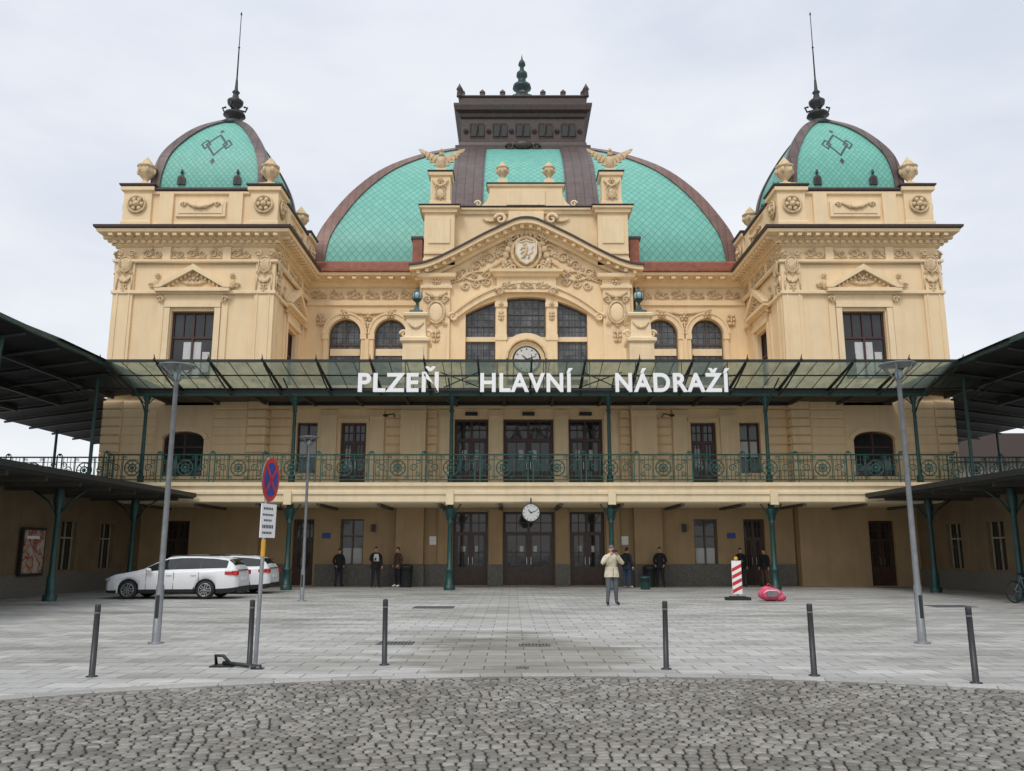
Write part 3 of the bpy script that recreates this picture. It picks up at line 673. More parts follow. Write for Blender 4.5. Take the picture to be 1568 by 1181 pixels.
# attic above gable
box(bo,PL,-4.1,4.1,45.6,46.6,17.0,20.55)
rings(bo,PL2,-4.1,4.1,45.6,46.6,[(0,20.5),(.15,20.56),(.18,20.7),(.3,20.75),(.32,20.85)]); rings(bo,GUT,-4.1,4.1,45.6,46.6,[(.32,20.853),(.38,20.95),(0,21.07)])
box(bo,PL,-2.1,2.1,45.55,46.4,20.9,22.2); box(bo,PL2,-1.1,1.1,45.45,45.548,21.1,22.0)
box(bo,PL2,-1.0,1.0,45.2,45.6,19.9,20.6)
rings(bo,PL2,-2.1,2.1,45.55,46.4,[(0,22.2),(.1,22.25),(.14,22.36)]); rings(bo,GUT,-2.1,2.1,45.55,46.4,[(.14,22.363),(.19,22.44),(-.1,22.52)])
for s in(-1,1):
    pts=[(s*2.1,20.95),(s*2.1,22.0)]+[(s*(2.1+.75*(1-math.cos(t*pi/2))),22.0-.95*math.sin(t*pi/2)) for t in (.2,.4,.6,.8,1)]
    prism(bo,PL,[pts],45.6,46.2); scroll(bo,PL2,s*2.75,21.2,45.55,.2,1,s,.07)
    scroll(bo,PL2,s*1.45,20.2,45.4,.35,1,s,.12); swag(bo,ORN,s*2-.5,s*2+.5,20.3,45.5,.2)
    box(bo,PL,s*1.35-.3,s*1.35+.3,45.6,46.2,22.5,22.75); urn(bo,ORN,s*1.35,45.9,22.75,.85)
    x=s*4.9
    rings(bo,PL,x-.85,x+.85,45.0,46.5,[(.05,17.3),(.05,17.7),(0,17.75),(0,20.35),(.14,20.42),(.16,20.6),(.28,20.64),(.3,20.74)])
    rings(bo,GUT,x-.85,x+.85,45.0,46.5,[(.3,20.743),(.35,20.83),(0,20.95)])
    box(bo,PL2,x-.6,x+.6,44.93,44.998,18.6,20.1); box(bo,PL2,x-.85,x+.85,44.9,44.997,17.95,18.1)
    rings(bo,PL,x-.62,x+.62,45.15,46.35,[(0,20.9),(0,21.2),(-.06,21.25),(-.06,22.7),(.05,22.78),(.08,22.95)]); rings(bo,GUT,x-.62,x+.62,45.15,46.35,[(.08,22.953),(.14,23.05),(-.1,23.12)])
    cartouche(bo,ORN,x,21.7,45.1,.26,.32); rosette(bo,ORN,x,22.45,45.12,.22); swag(bo,ORN,x-.45,x+.45,22.5,45.12,.4,.09)
    box(bo,PL,x-.3,x+.3,45.45,46.05,23.1,23.35)
    ell(bo,ORN,(x,45.75,23.85),(.26,.28,.5),10,8); ell(bo,ORN,(x,45.6,24.5),(.13,.17,.17),8,6); tube(bo,ORN,[(x,45.65,24.2),(x,45.62,24.45)],[.17,.12],7); tube(bo,ORN,[(x,45.45,24.5),(x,45.33,24.43)],[.06,.01],5)
    tube(bo,ORN,[(x,45.8,23.5),(x,46.0,23.2)],[.2,.12],6)
    for q in(-1,1):
        top=[(.12,24.15),(.45,24.32),(.85,24.5),(1.2,24.66),(1.36,24.66)]; botm=[(1.22,24.45),(1.05,24.38),(1.08,24.27),(.9,24.2),(.9,24.06),(.72,24.0),(.7,23.85),(.5,23.83),(.45,23.65),(.2,23.6)]
        prism(bo,ORN,[[(x+q*a,c) for a,c in top+botm]],45.66,45.78)
        for k in range(4): tube(bo,ORN,[(x+q*(.3+.22*k),45.64,24.18+.1*k),(x+q*(.42+.2*k),45.63,23.8+.14*k)],[.05,.03],4)
    box(bo,COP,s*5.95,s*6.5,45.9,48.5,17.5,19.2); box(bo,GUT,s*5.9,s*6.6,45.85,48.5,19.2,19.35)
    x=s*5.55; y=Y1-.05
    rings(bo,PL2,x-.6,x+.6,y-.5,y+.7,[(.08,9.6),(.08,9.9),(0,9.95),(0,11.6),(.12,11.7),(.12,11.85),(-.08,11.95),(-.14,12.9),(.02,13.0),(.04,13.12),(-.1,13.2)])
    box(bo,PL,x-.42,x+.42,y-.56,y-.502,10.2,11.4)
    for q in(-1,1): scroll(bo,PL2,x+q*.6,12.15,y-.1,.2,1,q,.08)
    swag(bo,ORN,x-.4,x+.4,12.7,y-.42,.3,.06)
    rings(bg,GRN,x-.35,x+.35,y-.3,y+.4,[(.02,13.2),(-.05,13.35),(-.2,13.4),(-.24,13.55)])
    lathe(bg,GRN,x,y+.05,[(.14,13.5),(.07,13.65),(.06,13.8),(.16,13.88),(.24,13.98)],10); ell(bg,LAMPG,(x,y+.05,14.15),(.25,.25,.26),14,10)
    for i in range(6):
        a0=i*pi/3; tube(bg,GRN,[(x+.26*math.cos(t)*math.cos(a0),y+.05+.26*math.cos(t)*math.sin(a0),14.15+.27*math.sin(t)) for t in [-1.4+.28*k for k in range(11)]],.018,4)
    lathe(bg,GRN,x,y+.05,[(.2,14.32),(.12,14.42),(.05,14.5),(.07,14.56),(.0,14.68)],10)
for s in(-1,1):
    tube(bg,GUT,[(s*6.25,YB-.12,16.5),(s*6.25,YB-.12,9.4)],.06,6); tube(bg,GUT,[(s*12.72,Y1-.1,8.6),(s*12.72,Y1-.1,4.5)],.055,6)
# main dome
bm_=B()
prof=interp([(0,18.9),(.18,20.3),(.7,21.8),(1.95,24.3),(3.7,26.75),(6.05,28.95),(8.3,30.55)],5)
vault(bm_,0,62,13,13,prof,(TILE,TILEC),.75,RIB2,extra=((2.65,4.7,RIB),),centre=2.6)
rings(bm_,COP,-13,13,49,75,[(1.6,17.6),(.35,18.3),(.3,18.75),(.15,18.9),(-.2,18.95)])
rings(bm_,GUT,-4.6,4.6,57.4,66.6,[(.35,30.2),(.35,30.7),(.1,30.85),(.05,31.1),(-.05,31.2),(-.05,33.0),(.1,33.1),(.15,33.35),(.42,33.5),(.5,33.85),(.5,34.0),(.1,34.1),(.1,34.6),(.2,34.7),(.2,34.78),(-.1,34.8)])
for i in range(16):
    x=-4.2+i*.56
    if i%3: rings(bm_,BLK,x-.2,x+.2,57.38,57.46,[(0,31.6),(.0,32.5)]); tube(bm_,GUT,[(x-.22,57.34,31.55),(x+.22,57.34,31.55),(x+.22,57.34,32.55),(x-.22,57.34,32.55)],.04,4,True)
    else: rosette(bm_,GUT,x,32.0,57.38,.22)
for i in range(7):
    x=-4.5+i*1.5
    for yy in(57.4,66.6): rings(bm_,GUT,x-.16,x+.16,yy-.16,yy+.16,[(0,34.7),(0,35.0),(.05,35.05),(-.05,35.2),(-.14,35.35)])
for s in(-1,1):
    lathe(bm_,GUT,s*4.7,57.3,[(.22,34.7),(.18,35.2),(.26,35.3),(.1,35.6),(.0,35.8)],8)
FING=mat('finial_patina',(.010,.035,.034),.5,var=.3,scale=4)
lathe(bm_,FING,0,62,[(1.6,34.6),(1.5,35.4),(1.0,35.9),(.9,36.4),(1.25,36.7),(1.15,37.1),(.55,37.4),(.45,37.9),(.75,38.1),(.7,38.4),(.35,38.6),(.3,39.0),(.45,39.2),(.42,39.5),(.2,39.7),(.15,40.0),(.3,40.2),(.25,40.45),(.08,40.7),(.0,41.2)],14)
ell(bm_,GUT,(0,57.0,30.7),(.7,.3,.35),10,6)
for s in(-1,1): scroll(bm_,GUT,s*.95,30.55,57.0,.3,1,s,.1)
sobj(bm_,'main_dome')
sobj(bw,'walls'); sobj(bo,'stucco_trim'); sobj(bg,'windows_and_doors')
bc=B(); box(bc,PL,-12.6,12.6,47.4,76,0,17.4); sobj(bc,'rear_hall')
# ------------------------------------------------------------------ balcony
bb=B()
rings(bb,CREAM,-17.6,17.6,36.15,40.5,[(-.15,3.62),(-.02,3.68),(-.02,3.95),(.06,4.0),(.06,4.1),(.0,4.15),(.0,4.3),(.12,4.34),(.12,4.46),(.0,4.5)])
box(bb,CREAM,-19.5,-17.75,36.2,39.9,4.0,4.48); box(bb,CREAM,17.75,19.5,36.2,39.9,4.0,4.48)
for x in (-10.35,-3.45,3.45,10.35):
    box(bb,CREAM,x-.16,x+.16,36.02,36.16,3.55,4.15)
    lathe(bb,GRN,x,36.6,[(.24,0),(.24,.18),(.17,.22),(.15,.75),(.18,.8),(.18,.88),(.115,.95),(.095,2.75),(.13,2.8),(.10,2.86),(.10,3.05),(.2,3.3),(.2,3.4),(.14,3.44),(.14,3.64)],14)
    for q in(-1,1):
        tube(bb,GRN,[(x+q*.1,36.6,2.9),(x+q*.2,36.6,3.2),(x+q*.35,36.6,3.45),(x+q*.45,36.6,3.6)],.03,5)
for i in range(14):
    x=-16.9+i*2.6; box(bb,SOFF,x-.08,x+.08,36.3,40.3,3.5,3.62)
def railing(b,x0,x1,y,z):
    n=round((x1-x0)/2.29); w=(x1-x0)/n; G=RLG
    tube(b,G,[(x0,y,z+1.2),(x1,y,z+1.2)],.035,5); tube(b,G,[(x0,y,z+.12),(x1,y,z+.12)],.026,5); tube(b,G,[(x0,y,z+.98),(x1,y,z+.98)],.018,4); tube(b,G,[(x0,y,z+.28),(x1,y,z+.28)],.018,4)
    for i in range(n+1):
        x=x0+i*w
        for q in(-.11,.11): box(b,G,x+q-.024,x+q+.024,y-.02,y+.02,z,z+1.22)
        tube(b,G,[(x+.11*math.cos(t),y,z+1.22+.13*math.sin(t)) for t in [pi*k/6 for k in range(7)]],.024,5); ell(b,G,(x,y,z+1.3),(.05,.04,.06),6,4)
        if i<n:
            c=x+w/2
            for k in range(13):
                u=x+.11+(w-.22)*(k+.5)/13
                if abs(u-c)<.42: continue
                tube(b,G,[(u,y,z+.12),(u,y,z+1.2)],.014,4)
            for rr in (.33,.16): tube(b,G,[(c+rr*math.cos(t),y-.01,z+.63+rr*math.sin(t)) for t in [2*pi*k/14 for k in range(14)]],.028,5,True)
            for k in range(8): a=k*pi/4; tube(b,G,[(c+.08*math.cos(a),y-.01,z+.63+.08*math.sin(a)),(c+.32*math.cos(a),y-.01,z+.63+.32*math.sin(a))],.018,4)
            ell(b,G,(c,y-.02,z+.63),(.09,.05,.09),6,4)
            for q in(-1,1):
                tube(b,G,[(c+q*.42,y,z+.12),(c+q*.42,y,z+1.2)],.022,4)
                for zz in(.2,1.08): scroll(b,G,c+q*.32,z+zz,y,.07,1,q,.014)
                scroll(b,G,c+q*.68,z+.63,y-.01,.18,1,q,.024); scroll(b,G,c+q*.88,z+.40,y-.01,.11,-1,q,.018); scroll(b,G,c+q*.88,z+.86,y-.01,.11,1,q,.018)
railing(bb,-18.3,18.3,36.3,4.5)
railing(bb,-27.4,-18.4,36.9,4.45); railing(bb,18.4,27.4,36.9,4.45)
sobj(bb,'balcony')
bk=B(); clock(bk,0,-.15,0,.35); box(bk,BLK,-.03,.03,-.12,.0,.36,.62); o=bk.obj('hanging_clock'); o.location=(.0,36.0,3.2)
# ------------------------------------------------------------------ canopy
ca=B()
cols=[-16.9,-10.35,-3.45,3.45,10.35,16.9]
for x in cols:
    lathe(ca,GRN,x,36.6,[(.15,4.5),(.15,4.8),(.09,4.88),(.075,7.6),(.11,7.65),(.08,7.75),(.08,8.0),(.16,8.2),(.16,8.4)],10)
    tube(ca,GRN,[(x,36.6,7.5),(x,36.2,7.9),(x,35.4,8.35),(x,34.5,8.7)],.035,5)
    for q in(-1,1): tube(ca,GRN,[(x,36.6,7.9),(x+q*.25,36.6,8.15),(x+q*.45,36.6,8.35)],.025,5)
box(ca,BLK,-17.5,17.5,36.5,36.7,8.38,8.66); box(ca,GRN,-17.5,17.5,36.42,36.498,8.30,8.42)
box(ca,SOFF,-17.5,17.5,36.72,40.5,8.66,8.72); box(ca,BLK,-17.5,17.5,40.0,40.1,8.5,8.65)
for i in range(16): x=-17.2+i*2.29; box(ca,SOFF,x-.06,x+.06,36.72,40.4,8.5,8.66)
FX=19.7
def P(x,t): return (x,36.55-3.05*t,8.62+.62*t)
box(ca,BLK,-FX,FX,33.42,33.5,9.16,9.27)
for t in (.02,.5,.97):
    tube(ca,BLK,[P(-FX,t),P(FX,t)],.035,4)
n=18
for i in range(n+1):
    x=-FX+2*FX*i/n
    a=P(x,0);c=P(x,1.06)
    tube(ca,BLK,[(a[0],a[1],a[2]-.04),(c[0],c[1],c[2]-.02)],[.07,.05],4)
    tube(ca,BLK,[(x,36.5,8.36),(x,35.9,8.42),(x,35.1,8.62),(x,34.4,8.86),(x,33.6,9.12)],.035,4)
    tube(ca,BLK,[(x,33.45,9.2),(x,33.3,9.45)],[.045,.012],4)
    if i<n:
        for k in(1,2): xx=x+2*FX/n*k/3; tube(ca,BLK,[P(xx,0),P(xx,1)],.016,4)
gl=[P(-FX,.01),P(FX,.01),P(FX,.99),P(-FX,.99)]
ca.add([(p[0],p[1],p[2]+.05) for p in gl],[(0,1,2,3)],CANG)
for x in (-3.0,3.0):
    for q in(-1,1): tube(ca,GRN,[(x-.8*q,36.4,8.68),(x+.8*q,34.6,8.98)],.025,4)
o=ca.obj('entrance_canopy',recalc=False)
# letters hung below the front gutter
sg=empty('station_name_sign',(0,33.36,7.93))
for w,x0,x1 in (('PLZEŇ',-7.01,-3.76),('HLAVNÍ',-2.08,1.66),('NÁDRAŽÍ',3.37,7.99)):
    cu=bpy.data.curves.new('word','FONT'); cu.body=w; cu.size=1; cu.extrude=.05; cu.offset=.028; cu.space_character=1.12
    ob=bpy.data.objects.new('word',cu); scene.collection.objects.link(ob)
    dg=bpy.context.evaluated_depsgraph_get(); me=bpy.data.meshes.new_from_object(ob.evaluated_get(dg)); bpy.data.objects.remove(ob)
    xsv=[v.co.x for v in me.vertices]; mx,mn=max(xsv),min(xsv)
    cap=.73; sx=(x1-x0)/(mx-mn); sz=.77/cap
    for v in me.vertices:
        v.co=Vector((x0+(v.co.x-mn)*sx,-v.co.z,v.co.y*sz))
    me.materials.clear(); me.materials.append(WHT)
    q=bpy.data.objects.new('letters_'+w[:2].lower(),me); scene.collection.objects.link(q); q.parent=sg
bs_=B(); box(bs_,BLK,-7.1,8.1,.07,.1,.06,.1); box(bs_,BLK,-7.1,8.1,.07,.1,.62,.66)
for i in range(9): x=-7.0+i*1.87; box(bs_,BLK,x-.015,x+.015,.1,.13,.06,1.26)
q=bs_.obj('support_rails',sg)
# ------------------------------------------------------------------ side wings
for s in(-1,1):
    wg=B()
    def X(a,c): return (min(s*a,s*c),max(s*a,s*c))
    pr=[(14.3,3.78),(14.3,3.98),(16,4.15),(27,4.4),(27,4.1),(16,3.85)]
    prism(wg,DARKROOF,[[(s*a,c) for a,c in pr]],10,36.0)
    box(wg,BLK,*X(14.2,14.298),10,36.0,3.84,4.02)
    box(wg,DARKROOF,*X(20.6,27),36.0,60,4.1,4.4)
    for k in range(13): box(wg,SOFF,*X(14.6,18.2),11+k*2.0,11.12+k*2.0,3.66,3.8)
    v=[(s*17.6,14,9.1),(s*17.6,39.5,9.1),(s*20.7,39.5,8.72),(s*20.7,60,8.72),(s*26,60,8.0),(s*26,14,8.0)]
    v2=[(a,b_,c+.22) for a,b_,c in v]
    wg.add(v+v2,[(0,1,2,3,4,5),(6,7,8,9,10,11)]+[(i,(i+1)%6,(i+1)%6+6,i+6) for i in range(6)],DARKROOF)
    box(wg,GRN,*X(17.45,17.59),14,39.5,9.1,9.25)
    for k in range(20):
        y=15+k*2.2; tube(wg,BLK,[(s*(17.6 if y<39 else 20.8),y,9.0 if y<39 else 8.6),(s*26,y,7.9)],.07,4)
    for a in(19.5,22,24): z=9.1-(a-17.6)*.131; box(wg,BLK,*X(a,a+.1),14,39,z-.22,z-.02)
    for y in(14.5,21.5,28.5,35.5): lathe(wg,GRN,s*18.6,y,[(.12,4.3),(.08,4.6),(.07,8.4),(.12,8.9)],8)
    for y in(21.5,28.5,35.5,45): lathe(wg,GRN,s*25.3,y,[(.12,4.3),(.08,4.6),(.07,8.0)],8)
    for y in(28.5,35.5): tube(wg,GRN,[(s*25.3,y,6.9),(s*24.9,y,7.6),(s*23.9,y,8.1)],.03,5)
    prism(wg,DARKROOF,[[(s*17.3,9.27),(s*18.9,9.9),(s*20.5,9.27)]],30,37)
    Tm=Matrix(((0,-s,0,s*18.2),(1,0,0,0),(0,0,1,0),(0,0,0,1)))
    wg.T=Tm
    cs=(16,20,24,28.2,33.6,36.8); ops=[]
    for c in cs: ops.append([(c-.6,.9),(c+.6,.9),(c+.6,2.75),(c-.6,2.75)])
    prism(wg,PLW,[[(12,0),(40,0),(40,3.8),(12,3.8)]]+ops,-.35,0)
    box(wg,PLN,12,40,.003,.06,0,.8)
    for c in cs:
        box(wg,GL,c-.65,c+.65,-.25,-.23,.85,2.8)
        for k in (-2,0,2): box(wg,WBAR,c+k*.28-.025,c+k*.28+.025,-.2,-.15,.9,2.75)
        box(wg,WBAR,c-.6,c+.6,-.2,-.14,2.1,2.16)
    wg.T=Matrix.Identity(4)
    for y in(14,21,28.7,34.5):
        lathe(wg,GRN,s*16.1,y,[(.22,0),(.22,.18),(.15,.22),(.14,.75),(.1,.9),(.085,2.8),(.13,2.86),(.1,2.95),(.18,3.3),(.14,3.7)],12)
        for q in(-1,1): tube(wg,GRN,[(s*16.1+q*.1,y,2.9),(s*16.1+q*.4,y,3.3),(s*16.1+q*.9,y,3.65)],.035,5)
    o=wg.obj('station_wing')
pb=B()
box(pb,BLK,-.03,.03,-.75,.75,-.85,.85)
def postermat():
    m,nt,bs=newmat('poster_print'); co=objco(nt)
    n=noise(nt,mapping(nt,co,(1,1,1)),2.6,3)
    c=ramp(nt,n,[(.40,(.40,.34,.27)),(.47,(.30,.04,.03)),(.55,(.45,.32,.23)),(.65,(.45,.42,.38))]); nt.links.new(c,bs.inputs['Base Color']); bs.inputs['Roughness'].default_value=.2; return m
pb.add([(.036,-.66,-.76),(.036,.66,-.76),(.036,.66,.76),(.036,-.66,.76)],[(0,1,2,3)],postermat())
box(pb,WHT,.037,.04,-.5,.3,.45,.55)
o=pb.obj('poster_case'); o.location=(-18.05,30.9,1.6)
# ------------------------------------------------------------------ ground
gb=B(); gb.add([(-400,-300,0),(400,-300,0),(400,500,0),(-400,500,0)],[(0,1,2,3)],PAV); gb.obj('paved_square')
RC=12.75; CY=-1.05
kb=B()
n=72
kb.add([(RC*math.cos(2*pi*i/n),CY+RC*math.sin(2*pi*i/n),.004) for i in range(n)],[tuple(range(n))],BED)
kb.obj('roadway_bed')
def stoneblk(b,m,r0,r1,a0,a1,h,jit,flat=False):
    cs=[]
    for r,a in((r0,a0),(r0,a1),(r1,a1),(r1,a0)):
        cs.append(Vector((r*math.sin(a)+R.uniform(-jit,jit),CY+r*math.cos(a)+R.uniform(-jit,jit),0)))
    c=sum(cs,Vector())/4; hh=h+(0 if flat else R.uniform(-.004,.004)); tl=(0,0) if flat else (R.uniform(-.025,.025),R.uniform(-.025,.025))
    lay=((1,.0),(1,hh-.006),(.97,hh),(.5,hh)) if flat else ((1,.0),(1,hh-.015),(.91,hh-.005),(.76,hh),(.35,hh+.002))
    def ring(f,z,k):
        pts=[]
        for i in range(4):
            p=cs[i]; pr=cs[i-1]; nx=cs[(i+1)%4]
            cut=.06 if flat else .17
            pts+= [p+(pr-p)*cut, p+(nx-p)*cut]
        out=[]
        for q0 in pts:
            q=c+(q0-c)*f; out.append((q.x,q.y,max(z+((q.x-c.x)*tl[0]+(q.y-c.y)*tl[1] if k else 0),.001)))
        return out
    v=[];f=[];f0=[]
    for k,(fc,z) in enumerate(lay): v+=ring(fc,z,k)
    N=8
    for k in range(len(lay)-1):
        for i in range(N):
            (f0 if (k==0 and not flat) else f).append((k*N+i,k*N+(i+1)%N,(k+1)*N+(i+1)%N,(k+1)*N+i))
    f.append(tuple(range((len(lay)-1)*N,len(lay)*N)))
    o=len(b.f); b.add(v,f0+f,m,smooth=not flat)
    bi_=b.mi(BED)
    for i in range(len(f0)): b.m[o+i]=bi_
cb=B()
r=12.44; row=0
while r>2.9:
    hgt=R.uniform(.094,.110); a=-1.1+R.uniform(0,.02)
    while a<1.1:
        w=R.uniform(.092,.14)/r
        wob=.022*math.sin(a*r*.9+row*.10)+.008*math.sin(a*r*2.3+row*.5)
        stoneblk(cb,COB,r-hgt+.009+wob,r-.005+wob,a+.004/r,a+w-.009/r,.026,.0045)
        a+=w
    r-=hgt; row+=1
cb.obj('cobblestones',recalc=False)
kk=B(); a=-1.5
while a<1.5:
    w=R.uniform(.55,.75)/RC
    stoneblk(kk,KERB,12.66,12.95,a+.004/RC,a+w-.004/RC,.03,.001,True); a+=w
a=-1.5
while a<1.5:
    w=R.uniform(.13,.17)/RC
    stoneblk(kk,COB,12.52,12.64,a+.006/RC,a+w-.006/RC,.022,.004); a+=w
kk.obj('kerb')
def drain(x,y,w,d,name):
    b=B(); box(b,BLK,x-w/2,x+w/2,y-d/2,y+d/2,.001,.006)
    nn=int(w/.06)
    for i in range(nn): xx=x-w/2+(i+.5)*w/nn; box(b,STEEL,xx-.012,xx+.012,y-d/2+.03,y+d/2-.03,.0065,.012)
    for q in(-1,1): box(b,STEEL,x-w/2,x+w/2,y+q*(d/2-.015)-.012,y+q*(d/2-.015)+.012,.0062,.0125)
    b.obj(name)
drain(-2.9,15.8,.65,.5,'drain_grate'); drain(-.4,15.5,.55,.35,'drain_grate'); drain(-3.1,25.5,1.2,.9,'drain_grate'); drain(12.3,26,1.2,.9,'drain_grate'); drain(-.65,12.6,.18,.14,'drain_grate')
# ------------------------------------------------------------------ street furniture
def bollard(x,y,lx=0):
    b=B(); lathe(b,BOLL,0,0,[(.075,0),(.075,.012),(.040,.02),(.037,.80),(.037,.815)],16)
    lathe(b,STEEL,0,0,[(.0385,.815),(.0385,.835)],16); lathe(b,BOLL,0,0,[(.038,.836),(.038,.92),(.030,.935),(.0,.94)],16)
    o=b.obj('bollard'); o.location=(x,y,0); o.rotation_euler=(R.uniform(-.01,.01),lx,0)
for x,y in((-6.38,11.72),(-4.60,12.74),(-2.67,12.9),(1.38,12.45),(3.25,11.82),(5.06,11.16)): bollard(x,y,R.uniform(-.012,.012))
def lamp(x,y,h,name='street_lamp'):
    b=B(); lathe(b,STEEL,0,0,[(.14,0),(.14,.02),(.075,.03),(.07,1.0),(.055,1.05),(.042,h-.35),(.05,h-.34),(.05,h-.28)],14)
    for i in range(6):
        a=i*pi/3; c,s=math.cos(a),math.sin(a); tube(b,STEEL,[(.03*c,.03*s,h-.32),(.12*c,.12*s,h-.22),(.32*c,.32*s,h-.02)],.014,5)
    lathe(b,STEEL,0,0,[(.0,h+.045),(.15,h+.04),(.33,h+.01),(.345,h-.01),(.31,h-.015),(.0,h-.01)],24)
    lathe(b,LAMPG,0,0,[(.05,h-.28),(.07,h-.16),(.05,h-.1),(.0,h-.09)],12)
    box(b,BLK,-.03,.03,-.078,-.068,.45,.85)
    o=b.obj(name); o.location=(x,y,0)
lamp(-7.22,15.8,5.12); lamp(6.6,15.8,5.15); lamp(-7.75,28.7,5.45)
sb=B()
lathe(sb,STEEL,0,0,[(.09,0),(.09,.03),(.035,.05),(.03,.08),(.03,3.0),(.0,3.01)],12)
lathe(sb,YEL,0,0,[(.033,1.56),(.033,1.80)],12)
sb.T=Matrix.Rotation(math.radians(84),4,'Z')@Matrix.Translation((0,-.045,2.68))@Matrix.Rotation(pi/2,4,'X')
def disc(b,m,r,z0,z1,n=36): lathe(b,m,0,0,[(r,z0),(r,z1)],n,False)
disc(sb,STEEL,.325,-.004,.004); disc(sb,RED,.32,.004,.008); disc(sb,BLUE,.25,.008,.011)
for a in(pi/4,-pi/4):
    c,s=math.cos(a),math.sin(a); w=.028
    sb.add([(-.26*c-w*s,-.26*s+w*c,.0135),(-.26*c+w*s,-.26*s-w*c,.0135),(.26*c+w*s,.26*s-w*c,.0135),(.26*c-w*s,.26*s+w*c,.0135)],[(0,1,2,3)],RED)
sb.T=Matrix.Rotation(math.radians(76),4,'Z')@Matrix.Translation((0,-.045,1.83))
box(sb,WHT,-.21,.21,-.012,0,0,.49)
for z,w,h in((.42,.3,.035),(.33,.34,.03),(.25,.25,.03),(.16,.32,.05),(.07,.3,.035)):
    nl=int(w/.045)
    for i in range(nl): xx=-w/2+i*.045; box(sb,BLK,xx,xx+.03,-.0135,-.0121,z-h/2,z+h/2)
sb.T=Matrix.Identity(4)
o=sb.obj('no_stopping_sign'); o.location=(-4.46,12.55,0); o.rotation_euler=(0,.012,0)
fb=B(); box(fb,BLK,-.16,.16,-.14,.14,0,.02); tube(fb,BLK,[(.0,0,.05),(.55,-.25,.03)],.028,8); tube(fb,BLK,[(-.12,.05,.03),(-.12,.0,.15),(.0,-.02,.15),(.12,-.05,.04)],.024,8); tube(fb,BLK,[(.5,-.3,.02),(.6,-.2,.02)],.03,6)
box(fb,BLK,.5,.66,-.34,-.2,0,.012)
o=fb.obj('folding_parking_barrier'); o.location=(-4.98,12.75,.0)
db=B(); box(db,RUB,-.4,.4,-.2,.2,0,.1); box(db,RUB,-.25,.25,-.16,.16,.1,.13)
box(db,WHT,-.16,.16,-.02,.02,.2,1.3); box(db,STEEL,-.03,.03,-.015,.025,.1,.25)
for i in range(5):
    z=.22+i*.235
    p=[(-.158,z),(.158,z+.16),(.158,min(z+.28,1.3)),(-.158,min(z+.12,1.3))]
    if z+.16<1.28: prism(db,RED,[p],-.0235,-.0205)
ell(db,YEL,(0,0,1.36),(.07,.05,.08),10,6)
o=db.obj('traffic_delineator'); o.location=(6.8,29.2,0)
pk=B(); ell(pk,PINK,(0,0,.22),(.42,.3,.22),16,10); ell(pk,PINK,(-.1,.02,.34),(.24,.2,.14),12,8)
box(pk,STEEL,-.18,.12,-.31,-.26,.16,.32); tube(pk,WHT,[(-.36,-.12,.2),(-.15,-.3,.36),(.12,-.3,.36),(.34,-.15,.22)],.014,5)
ell(pk,PINK,(.3,-.1,.12),(.2,.16,.12),10,6); tube(pk,RED,[(-.15,0,.45),(-.05,0,.56),(.08,0,.46)],.018,5)
o=pk.obj('travel_bag'); o.location=(7.75,28.7,0)
def bin_(x,y,m,h=.9,r=.25):
    b=B(); lathe(b,m,0,0,[(r*.8,0),(r*.85,.05),(r,h*.85),(r*1.08,h*.86),(r*1.08,h*.92),(r*.9,h),(r*.3,h*1.03),(0,h*1.03)],16); lathe(b,BLK,0,0,[(r*.93,h*.6),(r*.99,h*.61),(r*1.0,h*.68)],16)
    o=b.obj('litter_bin'); o.location=(x,y,0)
bin_(4.9,37.0,GRN,.55,.24); bin_(-5.6,39.2,BLK,1.0,.3); bin_(5.45,39.3,BLK,.95,.28)
